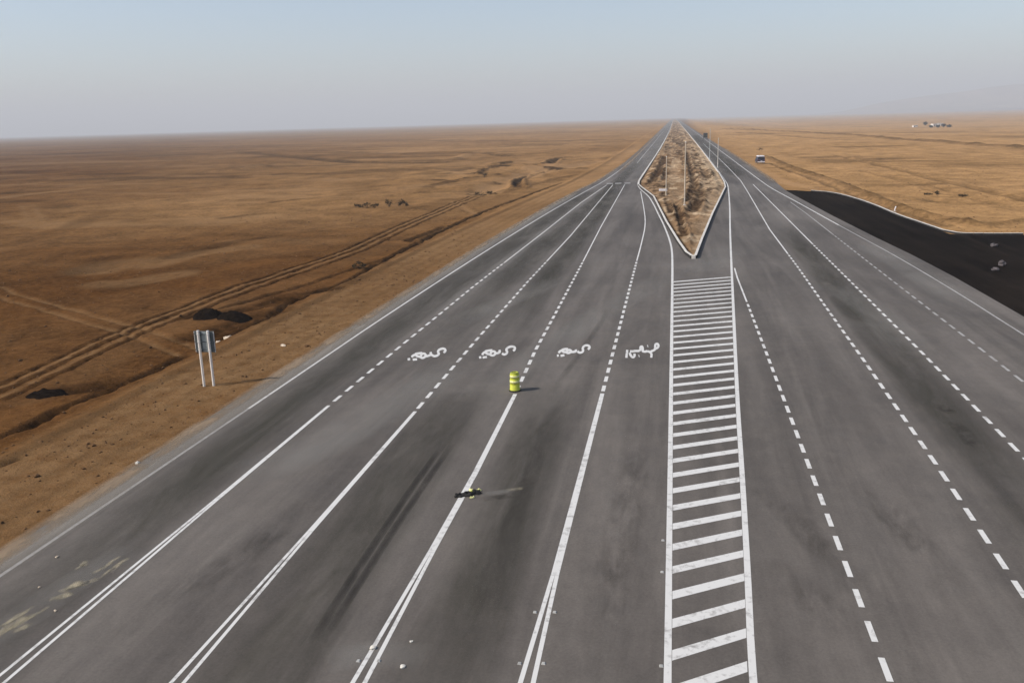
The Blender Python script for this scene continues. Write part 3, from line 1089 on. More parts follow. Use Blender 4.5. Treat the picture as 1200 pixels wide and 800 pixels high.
# ------------------------------------------------------------------ stains and tyre marks on the pavement
def decal(name, pts, w, mat, z, fade_ends=0.15, nseg=None, w2=None):
    pts = densify(smooth_pl(pts, 2) if len(pts) > 2 else pts, max(0.3, w / 3))
    n = len(pts)
    cols = 9
    V, F, A = [], [], []
    for i, p in enumerate(pts):
        t = i / (n - 1)
        ww = w if w2 is None else w + (w2 - w) * t
        a = pts[max(0, i - 1)]
        b = pts[min(n - 1, i + 1)]
        dx, dy = b[0] - a[0], b[1] - a[1]
        l_ = math.hypot(dx, dy) or 1
        fe = min(1.0, t / fade_ends, (1 - t) / fade_ends) if fade_ends else 1.0
        for k in range(cols):
            u = k / (cols - 1) * 2 - 1
            V.append((p[0] + u * ww / 2 * dy / l_, p[1] - u * ww / 2 * dx / l_, z))
            A.append(max(0.0, fe) * (1 - u * u) ** 0.8)
        if i:
            for k in range(cols - 1):
                a0 = i * cols + k
                F.append((a0 - cols, a0 - cols + 1, a0 + 1, a0))
    me = bpy.data.meshes.new(name)
    me.from_pydata(V, [], F)
    set_attr(me, 'fade', np.array(A))
    return link(name, me, mat, road)


def gl(px):
    return [g(*p) for p in px]


decal('tyre_mark', gl([(365, 752), (395, 705), (430, 650), (480, 575), (520, 520)]), 0.34, SKID, 0.0020)
decal('tyre_mark', gl([(377, 752), (407, 705), (442, 650), (492, 575), (530, 520)]), 0.34, SKID, 0.0022)
decal('tyre_mark', gl([(640, 470), (660, 440), (690, 400), (715, 360)]), 0.5, SKID_FAINT, 0.0020, 0.3)
decal('tyre_mark', gl([(1112, 494), (1124, 500), (1134, 512), (1146, 528)]), 0.75, BLOT, 0.0020, 0.45)
decal('tyre_mark', gl([(1098, 474), (1108, 480), (1120, 484)]), 0.7, BLOT, 0.0020, 0.45)
decal('tyre_mark', gl([(890, 570), (915, 592), (945, 622), (985, 668), (1010, 700)]), 1.3, BLOT_FAINT, 0.0020, 0.45)
decal('tyre_mark', gl([(900, 655), (940, 690), (990, 740)]), 1.5, BLOT_FAINT, 0.0022, 0.45)
decal('tyre_mark', gl([(1000, 560), (1060, 620), (1140, 720)]), 1.6, BLOT_FAINT, 0.0024, 0.4)
decal('tyre_mark', gl([(700, 790), (715, 700), (735, 600), (748, 500)]), 1.5, BLOT_FAINT, 0.0024, 0.3)
decal('tyre_mark', gl([(100, 760), (200, 700), (300, 640), (400, 560)]), 1.4, BLOT_FAINT, 0.0024, 0.4)
decal('tyre_mark', gl([(560, 720), (590, 640), (625, 540), (655, 470)]), 1.0, SKID_FAINT, 0.0022, 0.3)
# old dark film down the middle of the lanes
decal('rubber_film', [(-10.6, 14), (-10.6, 24), (-10.7, 34), (-10.9, 44)], 3.6, FILM, 0.0010, 0.2)
decal('rubber_film', [(-19.4, 14), (-19.4, 34), (-19.4, 60), (-18.8, 100), (-16.5, 180)], 3.4, FILM, 0.0010, 0.08)
decal('rubber_film', [(-5.7, 14), (-5.7, 24), (-5.8, 34), (-6.0, 46)], 3.0, FILM, 0.0010, 0.3)
decal('rubber_film', [(-15.0, 44), (-15.0, 70), (-14.5, 110), (-12.6, 180), (-11.0, 320)], 3.4, FILM, 0.0010, 0.15)
decal('rubber_film', [(-11.0, 50), (-11.2, 80), (-11.2, 130), (-11.2, 190)], 3.0, FILM, 0.0012, 0.2)
decal('rubber_film', [(12.5, 20), (13.0, 44), (13.6, 80), (14.0, 120)], 3.2, FILM, 0.0010, 0.2)
decal('rubber_film', [(15.2, 205), (15.3, 300), (15.5, 700)], 7.0, FILM, 0.0010, 0.05)
# paler dusty swaths
decal('dust_film', gl([(560, 470), (610, 430), (660, 395), (740, 345), (800, 315)]), 3.2, DUST, 0.0030, 0.25)
decal('dust_film', gl([(280, 560), (380, 520), (470, 470), (540, 420)]), 3.4, DUST, 0.0030, 0.25)
decal('dust_film', gl([(530, 380), (600, 350), (660, 325)]), 3.0, DUST, 0.0032, 0.3)
decal('dust_film', gl([(800, 318), (830, 312), (860, 290)]), 5.0, DUST, 0.0030, 0.3)
decal('dust_film', gl([(960, 330), (1010, 350), (1080, 420)]), 3.0, DUST, 0.0030, 0.3)
decal('dust_film', gl([(1000, 280), (1060, 310), (1150, 370)]), 3.4, DUST, 0.0030, 0.2)
decal('dust_film', gl([(380, 775), (440, 762), (500, 770)]), 1.4, DUST, 0.0030, 0.3)
decal('dust_film', [(-10.2, 190), (-10.0, 300), (-9.0, 500), (-8.2, 900), (-8.2, 2600)], 9.0, DUST, 0.0034, 0.04)
decal('dust_film', [(-17.5, 60), (-16.5, 110), (-14.5, 190)], 1.6, DUST, 0.0034, 0.1)
# spilled sand in the near left lane
SR = random.Random(4)
for a, b, n, w in (((-25, 756), (58, 704), 9, .20), ((10, 742), (48, 725), 4, .18), ((58, 698), (114, 679), 8, .22), ((88, 670), (112, 655), 3, .16), ((100, 684), (150, 650), 4, .14)):
    for _ in range(n):
        t0 = SR.uniform(-.05, .6)
        t1 = t0 + SR.uniform(.25, .5)
        oy = SR.uniform(-6, 6)
        pts = [(a[0] + (b[0] - a[0]) * t + SR.uniform(-2, 2), a[1] + (b[1] - a[1]) * t + oy + SR.uniform(-2, 2)) for t in (t0, (t0 + t1) / 2, t1)]
        decal('sand_stain', gl(pts), w * SR.uniform(.6, 1.7), SPILL, 0.0052 + 0.0002 * SR.randint(0, 20), 0.35)
decal('sand_stain', gl([(-30, 760), (20, 730), (70, 692), (160, 640)]), 1.5, DUST, 0.0050, 0.2)
decal('sand_stain', gl([(562, 579), (585, 577), (600, 574)]), 0.5, DUST, 0.0060, 0.4)
decal('sand_stain', gl([(594, 574), (604, 573), (614, 571.5)]), 0.3, SPILL, 0.0064, 0.45)
decal('tyre_mark', gl([(566, 584), (590, 582), (606, 579)]), 0.5, BLOT, 0.0020, 0.4)
decal('sand_stain', gl([(410, 760), (428, 755)]), 0.35, SPILL, 0.0060, 0.3)
for px, w in (((143, 769), .22), ((175.5, 787.5), .26), ((742, 763), .15), ((556, 746), .3)):
    X, Yg = g(*px)
    decal('oil_spot', [(X - w, Yg), (X + w, Yg)], w * 1.1, OIL, 0.0026, 0.3)
# sand blown over the pavement edges
decal('dust_film', [(-22.1, 12), (-22.1, 60), (-21.8, 90), (-20.9, 130), (-18.8, 176)], 1.7, SHOULDER, 0.0042, 0.03)
decal('blown_sand', [(-22.55, 12), (-22.6, 30), (-22.6, 60), (-22.3, 90), (-21.3, 130), (-19.5, 176), (-17.0, 214), (-15.6, 300)], 1.1, SAND_EDGE, 0.0070, 0.02)
decal('blown_sand', [(21.3, 190), (21.6, 260), (21.8, 420)], 1.6, SAND_EDGE, 0.0070, 0.05)
decal('blown_sand', [(-14.2, 230), (-14.0, 400), (-14.0, 900)], 1.6, SAND_EDGE, 0.0074, 0.05)


# ------------------------------------------------------------------ roadside sign, seen from behind
def build_sign():
    x, y, z = gp(245, 452)
    z = terrain(x, y)
    root = tag(empty('road_sign', (x, y, z)), 'road sign on two tall white posts, seen from behind, on the sandy verge', 'road sign')
    hgt = 3.25
    for sx in (-0.30, 0.30):
        bm = bmesh.new()
        lathe(bm, [(.07, -0.3), (.07, hgt - .02), (.05, hgt)], 14, (sx, 0, 0))
        p = from_bm('post', bm, POST_WHITE, root, smooth=False)
        box_part('post_cap', GALV, p, (sx, 0, hgt + 0.012), (.12, .12, .02), .004)
    pan = box_part('panel', SIGN_BACK, root, (0, 0.115, 2.60), (1.22, .03, 1.22), .008)
    box_part('sign_face', SIGN_FACE, pan, (0, 0.134, 2.60), (1.14, .004, 1.14), .0015)
    for zz in (2.15, 2.60, 3.05):
        box_part('stiffener', SIGN_BACK, pan, (0, 0.077, zz), (1.20, .04, .05), .005)
    for sx in (-0.592, 0.592):
        box_part('edge_flange', GALV, pan, (sx, 0.085, 2.60), (.03, .03, 1.20), .004)
    for sx in (-0.30, 0.30):
        for zz in (2.15, 2.60, 3.05):
            box_part('clamp', GALV, root, (sx, 0.0, zz), (.16, .15, .035), .004)
    box_part('centre_plate', simple('weathered_plate', (0.26, 0.29, 0.28), .6, .4), pan, (0.02, 0.092, 2.60), (.34, .012, 1.16), .003)


build_sign()


# ------------------------------------------------------------------ traffic barrels
def build_barrel():
    x, y = g(603.5, 457.5)
    root = tag(empty('traffic_barrel', (x, y, 0), 0.4), 'upright yellow plastic traffic barrel standing on the lane line', 'barrel')
    bm = bmesh.new()
    lathe(bm, [(.285, .05), (.285, .09), (.27, .11), (.268, .34), (.255, .36), (.255, .40), (.268, .42), (.262, .64),
               (.245, .66), (.245, .70), (.258, .72), (.248, .92), (.22, .97)], 28)
    body = from_bm('body', bm, YELLOW, root, smooth=True)
    for z0, z1, r in ((.46, .60, .2685), (.76, .88, .2575)):
        bm = bmesh.new()
        lathe(bm, [(r, z0), (r - .002, z1)], 28)
        from_bm('reflective_band', bm, YELLOW_PALE, body, smooth=True)
    bm = bmesh.new()
    lathe(bm, [(.22, .97), (.225, 1.0), (.20, 1.03), (.17, 1.03), (.16, 1.0)], 24)
    from_bm('lid', bm, YELLOW_DARK, root, smooth=True)
    bm = bmesh.new()
    box(bm, 0, 0, 1.045, .16, .04, .04, .012)
    from_bm('handle', bm, YELLOW_DARK, root)
    bm = bmesh.new()
    lathe(bm, [(.33, .004), (.33, .035), (.29, .06)], 24)
    from_bm('base', bm, RUBBER, root, smooth=False)


build_barrel()


def crumple(bm, cx, cy, sx, sy, h, n, seed, rot=0.0):
    r = random.Random(seed)
    g_ = []
    N = n
    for j in range(N):
        row = []
        for i in range(N):
            u, v = i / (N - 1) * 2 - 1, j / (N - 1) * 2 - 1
            k = 1.0 / max(1.0, math.hypot(u, v)) * (0.78 + 0.3 * r.random())
            X, Yv = u * sx * k, v * sy * k
            edge_ = max(abs(u), abs(v))
            Z = (0.012 + h * r.random() * (1 - 0.8 * edge_ ** 2))
            row.append(bm.verts.new((cx + X * math.cos(rot) - Yv * math.sin(rot), cy + X * math.sin(rot) + Yv * math.cos(rot), Z)))
        g_.append(row)
    fs = []
    for j in range(N - 1):
        for i in range(N - 1):
            fs.append(bm.faces.new((g_[j][i], g_[j][i + 1], g_[j + 1][i + 1], g_[j + 1][i])))
    ex = bmesh.ops.extrude_face_region(bm, geom=fs)
    for v in [v for v in ex['geom'] if isinstance(v, bmesh.types.BMVert)]:
        v.co.z = max(0.005, v.co.z - 0.02)
    bmesh.ops.recalc_face_normals(bm, faces=bm.faces)


def build_wreck():
    x, y = g(549, 579)
    root = tag(empty('crushed_barrel', (x, y, 0)), 'flattened black and yellow barrel remains lying across the lane line', 'debris')
    bm = bmesh.new()
    crumple(bm, -0.12, -0.10, .46, .20, .16, 9, 3, 0.5)
    from_bm('flattened_base', bm, RUBBER, root)
    bm = bmesh.new()
    crumple(bm, 0.28, 0.12, .22, .16, .20, 7, 5, 0.2)
    from_bm('rubber_scrap', bm, RUBBER, root)
    for cx_, cy_, sx, sy, sd in ((0.04, 0.34, .10, .09, 8), (0.30, 0.38, .16, .08, 9), (0.22, -0.30, .10, .05, 10)):
        bm = bmesh.new()
        crumple(bm, cx_, cy_, sx, sy, .13, 6, sd, 0.3)
        from_bm('plastic_fragment', bm, YELLOW_PALE, root)
    bm = bmesh.new()
    crumple(bm, 0.12, 0.14, .20, .09, .2, 6, 14, 0.7)
    from_bm('plastic_fragment', bm, YELLOW_DARK, root)


build_wreck()


# ------------------------------------------------------------------ poles in and beside the median
def med_z(x, y):
    i = int(np.argmin((mx_ - x) ** 2 + (my_ - y) ** 2))
    return max(0.006, float(MZ[i]))


def build_pole(px, py, hgt, mat, label, on_median, r0=0.10):
    x, y = g(px, py)
    z = med_z(x, y) if on_median else 0.0
    root = tag(empty('metal_pole', (x, y, z)), label, 'pole', 'poles along the median')
    bm = bmesh.new()
    lathe(bm, [(r0, -0.15 if on_median else 0.0), (r0, .5), (r0 * .9, .52), (r0 * .55, hgt)], 12)
    from_bm('shaft', bm, mat, root, smooth=False)
    bm = bmesh.new()
    lathe(bm, [(r0 * .9, hgt), (r0 * 1.1, hgt + .05), (r0 * .7, hgt + .16), (.02, hgt + .2)], 12)
    from_bm('cap', bm, CONCRETE, root)
    bm = bmesh.new()
    box(bm, 0, 0, 0.02, .42, .42, .06, .01)
    from_bm('base_plate', bm, GALV, root)
    box_part('access_door', GALV, root, (0, -r0 - .004, .9), (.09, .02, .35), .004)


build_pole(802, 246, 9.4, POLE_PAINT, 'slim tan pole in the median, nearest of the poles', True, .12)
build_pole(780.5, 229, 6.9, POLE_PAINT, 'short tan pole beside the white concrete beam in the median', True, .11)
build_pole(841, 196.5, 7.8, CONCRETE, 'pale grey pole standing on the right kerb of the median', False, .13)
build_pole(831.5, 187, 9.8, POLE_GREY, 'grey green pole behind the pale kerb pole, farthest up the road', False, .12)

# white concrete beam lying in the median
x, y = g(777, 226)
root = tag(empty('concrete_beam', (x, y, 0.0)), 'white concrete beam lying across the left of the median', 'concrete beam')
zz = max(med_z(x - 0.6, y), med_z(x, y), med_z(x + .6, y))
root.location.z = zz - 0.02
box_part('beam', WHITE_PAINT, root, (0, 0, .20), (1.55, .42, .40), .04)
for sx in (-.45, .45):
    bm = bmesh.new()
    lathe(bm, [(.012, .38), (.012, .47)], 8, (sx, 0, 0))
    from_bm('lifting_loop', bm, GALV, root)


# ------------------------------------------------------------------ vehicles
def wheel(parent, x, y, r, w):
    bm = bmesh.new()
    lathe(bm, [(r * .7, -w / 2), (r, -w / 2 + .03), (r, w / 2 - .03), (r * .7, w / 2)], 18, (x, y, r), 'X')
    t = from_bm('wheel', bm, RUBBER, parent)
    bm = bmesh.new()
    lathe(bm, [(r * .55, -w / 2 - .008), (r * .5, w / 2 + .008)], 14, (x, y, r), 'X')
    from_bm('rim', bm, GALV, t)


def side_profile(bm, prof, w, taper=0.0, z_t=1.0):
    """extrude a side outline (y, z) to a body of width w, leaning in above z_t"""
    rows = []
    for sx in (-1, 1):
        rows.append([bm.verts.new((sx * (w / 2 - (taper * max(0, pz - z_t))), py, pz)) for py, pz in prof])
    n = len(prof)
    bm.faces.new(list(reversed(rows[0])))
    bm.faces.new(rows[1])
    for i in range(n):
        bm.faces.new((rows[0][i], rows[0][(i + 1) % n], rows[1][(i + 1) % n], rows[1][i]))
    bmesh.ops.recalc_face_normals(bm, faces=bm.faces)


def build_van():
    x, y, z = gp(890.5, 191.5)
    z = terrain(x, y)
    root = tag(empty('parked_van', (x, y, z + 0.02), math.radians(4)), 'dark navy van with pale roof parked off the right carriageway', 'van')
    bm = bmesh.new()
    side_profile(bm, [(-2.4, .45), (-2.45, .9), (-2.4, 1.25), (-2.25, 1.95), (1.2, 1.95), (1.75, 1.3), (2.35, 1.1), (2.45, .8), (2.4, .45)], 2.15, .16, 1.1)
    body = from_bm('body', bm, NAVY, root)
    box_part('roof', WHITE_PAINT, root, (0, -.5, 2.12), (1.84, 3.3, .34), .08)
    box_part('rear_window', GLASS_DARK, body, (0, -2.345, 1.60), (1.5, .03, .42), .008)
    for sx in (-.93, .93):
        box_part('side_window', GLASS_DARK, body, (sx * 1.035, -.5, 1.62), (.03, 2.6, .42), .006)
        box_part('tail_light', simple('tail_light_red', (.25, .01, .01), .3, .5), body, (sx * .98, -2.43, 1.05), (.14, .05, .34), .01)
    box_part('rear_bumper', WHITE_PAINT, root, (0, -2.5, .52), (2.1, .14, .28), .03)
    box_part('number_plate', WHITE_PAINT, body, (0, -2.455, .85), (.5, .02, .12), .003)
    for sx in (-.92, .92):
        for yy in (-1.45, 1.5):
            wheel(root, sx, yy, .36, .24)


build_van()


def build_truck():
    x, y = g(826.5, 163.0)
    root = tag(empty('truck', (x, y, 0)), 'tiny dark truck driving away far up the right carriageway', 'truck')
    box_part('chassis', RUBBER, root, (0, 0, .82), (.9, 7.6, .22), .02)
    cargo = box_part('cargo_box', TRUCK_DARK, root, (0, -1.2, 2.35), (2.45, 5.6, 2.7), .05)
    for sx in (-.6, .6):
        box_part('rear_door', TRUCK_DARK, cargo, (sx, -4.02, 2.35), (1.15, .04, 2.5), .01)
    bm = bmesh.new()
    side_profile(bm, [(2.0, .7), (2.0, 2.9), (3.0, 2.9), (3.7, 2.0), (3.8, .7)], 2.35, .05, 1.8)
    cab = from_bm('cab', bm, TRUCK_DARK, root)
    box_part('windscreen', GLASS_DARK, cab, (0, 3.42, 2.42), (1.9, .03, .6), .005)
    box_part('rear_bumper', GALV, root, (0, -3.95, .62), (2.3, .12, .16), .02)
    for sx in (-1.0, 1.0):
        for yy in (-2.6, -1.4, 2.8):
            wheel(root, sx, yy, .48, .3)


build_truck()


# ------------------------------------------------------------------ stones, rubble, shrubs
def rock_mesh(name, r, seed, mat, squash=.65):
    bm = bmesh.new()
    bmesh.ops.create_icosphere(bm, subdivisions=2, radius=r)
    rr = random.Random(seed)
    ph = [rr.uniform(0, 6.28) for _ in range(6)]
    for v in bm.verts:
        d = v.co.normalized()
        k = 1 + .28 * math.sin(d.x * 3.1 + ph[0]) * math.sin(d.y * 2.7 + ph[1]) + .14 * math.sin(d.z * 5 + ph[2] + d.x * 4) + rr.uniform(-.07, .07)
        v.co = d * r * k
        v.co.z *= squash
    lo = min(v.co.z for v in bm.verts)
    for v in bm.verts:
        v.co.z = max(v.co.z, lo * .55)
    lo = min(v.co.z for v in bm.verts)
    bmesh.ops.translate(bm, verts=bm.verts, vec=(0, 0, -lo))
    me = bpy.data.meshes.new(name)
    bm.to_mesh(me)
    bm.free()
    me.materials.append(mat)
    return me


def put_rock(name, px, r, seed, mat, label, cat, group=None, zfix=None, squash=.65):
    if zfix is None:
        x, y, z = gp(*px)
        z = terrain(x, y) - r * .08
    else:
        x, y = g(px[0], px[1], zfix)
        z = zfix
    o = link(name, rock_mesh(name, r, seed, mat, squash), None, None, (x, y, z))
    o.rotation_euler = (0, 0, seed * 1.3)
    return tag(o, label, cat, group)


put_rock('rock', (267, 396), .30, 21, ROCK, 'pale rock just right of the sign panel on the verge', 'rock')
put_rock('rock', (256, 401), .18, 22, ROCK, 'small pale rock between the sign panel and the larger rock', 'rock')
put_rock('rock', (332, 405.5), .20, 23, ROCK, 'lone pale flat rock on the verge above the edge line', 'rock', None, None, .4)
put_rock('rock', (161.5, 543.5), .12, 24, CHIP, 'small white stone at the left pavement edge', 'stone')
put_rock('rubble_lump', (1165, 289), .34, 31, RUBBLE, 'grey rubble lump on the black apron nearest its far kerb', 'rubble', None, -.02)
put_rock('rubble_lump', (1174, 311), .36, 32, RUBBLE, 'larger grey rubble lump in the middle of the black apron', 'rubble', None, -.02, .8)
put_rock('rubble_lump', (1166.5, 317), .28, 33, RUBBLE, 'grey rubble lump on the black apron nearest the lanes', 'rubble', None, -.02)
put_rock('concrete_chip', (437, 759), .10, 41, CHIP, 'white concrete chips lying on the lane line at the bottom', 'debris', None, .004, .4)
put_rock('concrete_chip', (482, 751.5), .045, 42, CHIP, 'tiny white chip on asphalt right of the lane line, upper of two', 'debris', None, .004, .5)
put_rock('concrete_chip', (472, 781), .075, 43, CHIP, 'white chip on asphalt right of the lane line, lower of two', 'debris', None, .004, .4)
put_rock('concrete_chip', (67, 652.5), .06, 44, ROCK, 'pale stone near the left edge line above the sand spill', 'stone', None, .004, .5)
put_rock('concrete_chip', (46, 688), .045, 45, ROCK, 'small pale stone left of the sand spill', 'stone', None, .004, .5)
put_rock('concrete_chip', (65, 715.5), .045, 46, ROCK, 'small pale stone between the sand spill and the lane line', 'stone', None, .004, .5)

# white marker post at the apron kerb
x, y, z = gp(1044, 246.5)
x += 0.5
root = tag(empty('marker_post', (x, y, terrain(x, y))), 'small white marker post leaning at the kerb of the black apron', 'post')
root.rotation_euler = (0.0, math.radians(12), 0)
bm = bmesh.new()
lathe(bm, [(.09, -.1), (.085, .66), (.05, .74)], 12)
from_bm('shaft', bm, WHITE_PAINT, root)
box_part('foot', CONCRETE, root, (-.05, 0, .02), (.55, .3, .12), .02)


def heap(px, w, d, hgt, seed, label, mat):
    x, y, z = gp(*px)
    y += d * 0.5
    n = 22
    r0 = np.random.default_rng(seed).uniform(0, 500)
    U2, V2 = np.meshgrid(np.linspace(-1, 1, n), np.linspace(-1, 1, n))
    U2, V2 = U2.ravel(), V2.ravel()
    X, Yh = x + U2 * w * .75, y + V2 * d * .75
    rr = np.hypot(U2, V2) + 0.5 * fbm(U2 * 2 + r0, V2 * 2, 1.0, 3)
    base = gz0(X, Yh) + carve(X, Yh)[0] * ss(.3, 1.5, off_road(X, Yh))
    Z = base + hgt * np.clip(1 - rr ** 2, -.25, 1) * (0.8 + 0.9 * fbm(U2 * 3 + r0, V2 * 3, 1.3, 4)) - .03
    z0 = float(base.mean())
    me = grid_mesh('dark_spoil_heap', X - x, Yh - y, Z - z0, n, n)
    tag(link('dark_spoil_heap', me, mat, None, (x, y, z0)), label, 'heap', 'dark heaps on the left plain')


SPOIL = simple('dark_spoil', (0.009, 0.006, 0.004), 1.0, 0.0, 0, 0.6, 3.0)
heap((238, 374), 1.75, 1.6, .75, 3, 'left of the two black spoil heaps behind the road sign', SPOIL)
heap((269, 375), 1.9, 1.4, .55, 4, 'right of the two black spoil heaps behind the road sign', SPOIL)
heap((46, 466), 1.6, 1.5, .50, 5, 'black spoil heap by the wheel ruts near the left edge', SPOIL)


def leaf_mesh(name, n, rx, ry, rz, size, seed, mat, zc):
    r = np.random.default_rng(seed)
    cl = r.normal(size=(max(4, n // 40), 3))
    cl = cl / np.linalg.norm(cl, axis=1)[:, None] * (0.45 + .45 * r.random((len(cl), 1)))
    V, F = [], []
    for i in range(n):
        c = cl[r.integers(len(cl))] + r.normal(size=3) * .22
        c = np.array([c[0] * rx, c[1] * ry, max(.06 * rz, zc + c[2] * rz)])
        a = r.normal(size=3)
        a /= np.linalg.norm(a)
        b = np.cross(a, r.normal(size=3))
        b /= np.linalg.norm(b)
        s = size * (.6 + .8 * r.random())
        k = len(V)
        V += [tuple(c - a * s - b * s * .4), tuple(c + a * s * .2 - b * s * .6), tuple(c + a * s), tuple(c + b * s * .6)]
        V[-4:] = [(p[0], p[1], max(0.02, p[2])) for p in V[-4:]]
        F.append((k, k + 1, k + 2, k + 3))
    me = bpy.data.meshes.new(name)
    me.from_pydata(V, [], F)
    me.materials.append(mat)
    return me


def stems_mesh(hgt, n, spread, r0, seed):
    r = random.Random(seed)
    bm = bmesh.new()
    for _ in range(n):
        a = r.uniform(0, 6.28)
        tip = Vector((math.cos(a) * spread * r.uniform(.3, 1), math.sin(a) * spread * r.uniform(.3, 1), hgt * r.uniform(.6, 1)))
        d = tip.normalized()
        u = d.orthogonal().normalized()
        w = d.cross(u)
        rings = []
        for t, rad in ((-0.05, r0), (.5, r0 * .7), (1, r0 * .3)):
            rings.append([bm.verts.new(tip * t + (u * math.cos(k * 1.2566) + w * math.sin(k * 1.2566)) * rad) for k in range(5)])
        for p, q in zip(rings, rings[1:]):
            for k in range(5):
                bm.faces.new((p[k], p[(k + 1) % 5], q[(k + 1) % 5], q[k]))
    me = bpy.data.meshes.new('stem')
    bm.to_mesh(me)
    bm.free()
    me.materials.append(BARK)
    return me


def shrub(px, w, hgt, label, seed, group=None):
    x, y, z = gp(*px)
    root = tag(empty('desert_shrub', (x, y, terrain(x, y) - .02)), label, 'shrub', group)
    link('stem', stems_mesh(hgt * .8, 9, w * .4, .02, seed), None, root)
    link('foliage', leaf_mesh('foliage', 190, w * .72, w * .6, hgt * .60, .11, seed, SHRUB, hgt * .42), None, root)


SG = 'dark shrubs on the left plain'
shrub((421, 243), 1.1, .9, 'leftmost dark shrub of the row on the left plain', 51, SG)
shrub((429.5, 243.5), 1.7, 1.1, 'widest dark shrub of the left plain row, second from left', 52, SG)
shrub((439.5, 244), 1.4, .9, 'dark shrub third from left in the left plain row', 53, SG)
shrub((456, 242.5), 1.2, 1.3, 'tallest dark shrub standing alone in the left plain row', 54, SG)
shrub((468, 241.5), 1.3, 1.2, 'dark shrub second from right in the left plain row', 55, SG)
shrub((475.5, 241.5), 1.0, .8, 'rightmost small dark shrub of the left plain row', 56, SG)
shrub((420, 315), .9, .7, 'small dark shrub beside the verge scarp, alone', 57)
RG = 'dark shrubs on the right sand'
shrub((1087.5, 228.5), 1.0, .6, 'leftmost dark shrub on the right sand', 58, RG)
shrub((1098, 228), .9, .6, 'middle dark shrub on the right sand', 59, RG)
shrub((1128, 232), 1.1, .5, 'rightmost dark shrub on the right sand', 60, RG)
shrub((562, 227), 2.2, 1.3, 'broad dark shrub on the near bank of the gully', 61)
shrub((575, 226), 1.8, 1.0, 'lower dark shrub right of the broad one at the gully', 62)
shrub((567, 209), 1.8, 1.6, 'dark shrub on the left bank halfway up the gully', 63)
shrub((572, 199), 2.2, 1.6, 'dark shrub at the top of the left gully bank', 64)
shrub((590, 195), 2.2, 1.3, 'dark shrub at the far end of the gully', 65)
shrub((890, 176), 2.6, 1.4, 'brown shrub behind the parked navy van', 66)


# ------------------------------------------------------------------ settlement far on the right
def tree(px, w, hgt, label, seed):
    x, y, z = gp(*px)
    root = tag(empty('far_tree', (x, y, terrain(x, y) - .1)), label, 'tree', 'trees at the far settlement')
    link('trunk', stems_mesh(hgt * .7, 6, w * .3, .16, seed), None, root)
    link('crown', leaf_mesh('crown', 700, w * .6, w * .55, hgt * .42, .42, seed, TREE, hgt * .56), None, root)


def house(px, w, d, hgt, label, rz):
    x, y, z = gp(*px)
    root = tag(empty('far_house', (x, y, terrain(x, y) - .05), rz), label, 'house', 'houses at the far settlement')
    box_part('wall', HOUSE_WALL, root, (0, 0, hgt / 2), (w, d, hgt), .03)
    rf = box_part('roof', ROOF, root, (0, 0, hgt + .06), (w + .3, d + .3, .12), .02)
    box_part('parapet', HOUSE_WALL, rf, (0, -d / 2 + .05, hgt + .27), (w, .15, .3), .02)
    box_part('door', HOUSE_DARK, root, (-w * .2, -d / 2 - .01, 1.05), (1.0, .06, 2.1), .005)
    for k in (.12, .34):
        wd = box_part('window', HOUSE_DARK, root, (w * k, -d / 2 - .01, 1.7), (.9, .06, 1.0), .005)
        box_part('window_sill', CONCRETE, wd, (w * k, -d / 2 - .06, 1.15), (1.1, .16, .08), .01)


tree((1084, 147.5), 4.4, 5.5, 'largest and leftmost dark tree at the far settlement', 71)
tree((1091, 149.8), 3.4, 3.0, 'low dark tree in front of the left white house', 72)
tree((1099, 149.6), 3.8, 3.0, 'low dark tree in front of the right white house', 73)
tree((1105.5, 149.2), 4.0, 4.4, 'dark tree right beside the right white house', 74)
tree((1112.5, 149.3), 4.5, 3.0, 'rightmost dark tree at the far settlement', 75)
house((1094.5, 148.3), 6.0, 6.0, 3.4, 'left of two small white houses far on the right plain', .3)
house((1101, 147.6), 7.0, 6.0, 3.6, 'right of two small white houses far on the right plain', .2)
house((1072, 149), 5.0, 5.0, 2.4, 'low pale hut left of the settlement trees', .1)

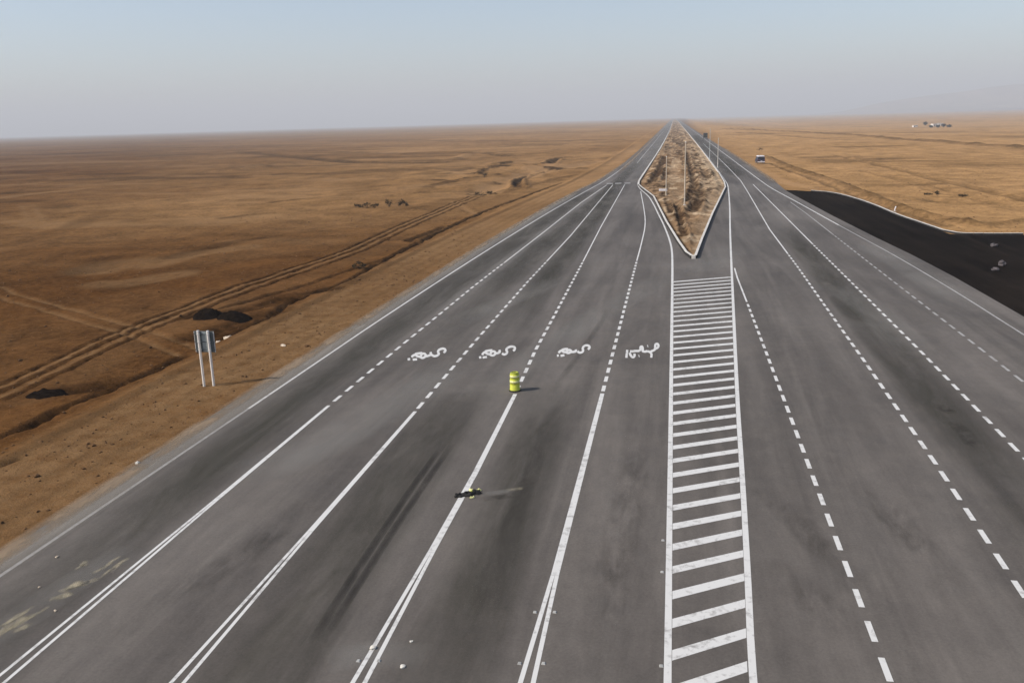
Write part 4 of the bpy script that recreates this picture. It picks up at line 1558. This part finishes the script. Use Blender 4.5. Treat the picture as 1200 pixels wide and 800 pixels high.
# ------------------------------------------------------------------ loose stones over the near plain (too many to count)
def build_stones():
    bm = bmesh.new()
    bmesh.ops.create_icosphere(bm, subdivisions=1, radius=1.0)
    base = np.array([v.co[:] for v in bm.verts])
    faces = np.array([[v.index for v in f.verts] for f in bm.faces])
    bm.free()
    n = 5200
    r = np.random.default_rng(5)
    xs_ = np.concatenate([r.uniform(-75, -31, n // 2), -23.2 - 7 * r.random(n // 6), r.uniform(26, 75, n - n // 2 - n // 6)])
    ys_ = np.concatenate([25 + 120 * r.random(n // 2) ** 1.5, 18 + 100 * r.random(n // 6), 110 + 120 * r.random(n - n // 2 - n // 6)])
    keep = off_road(xs_, ys_) > 0.5
    xs_, ys_ = xs_[keep], ys_[keep]
    zs_ = gz0(xs_, ys_) + carve(xs_, ys_)[0] * ss(.3, 1.5, off_road(xs_, ys_))
    sz = 0.03 + 0.05 * r.random(len(xs_)) ** 2 + 0.10 * (r.random(len(xs_)) ** 14)
    V = (base[None] * (1 + .25 * r.normal(size=(len(xs_), len(base), 1))) * sz[:, None, None] * np.array([1, 1, .6]))
    V += np.stack([xs_, ys_, zs_ + sz * .25], 1)[:, None, :]
    F = (faces[None] + (np.arange(len(xs_)) * len(base))[:, None, None]).reshape(-1, 3)
    me = bpy.data.meshes.new('stones')
    me.from_pydata(V.reshape(-1, 3).tolist(), [], F.tolist())
    tag(link('stones', me, simple('desert_stone', (0.13, 0.07, 0.032), .95, .05, 0, .5, .8)), 'loose stones strewn over the desert beside the road', 'stones', None, 'stuff')


build_stones()

# ------------------------------------------------------------------ haze
bm = bmesh.new()
box(bm, 0, 28750, 170, 123000, 64500, 370)
hz = bpy.data.materials.new('haze')
hz.use_nodes = True
nt = hz.node_tree
nt.nodes.remove(nt.nodes['Principled BSDF'])
pv = nt.nodes.new('ShaderNodeVolumePrincipled')
pv.inputs['Color'].default_value = (0.975, 0.965, 0.96, 1)
pv.inputs['Density'].default_value = 2.5e-4
pv.inputs['Anisotropy'].default_value = 0.0
nt.links.new(pv.outputs[0], nt.nodes['Material Output'].inputs['Volume'])
haze = tag(from_bm('haze', bm, hz), 'pale dusty haze over the whole plain', 'haze', None, 'stuff')
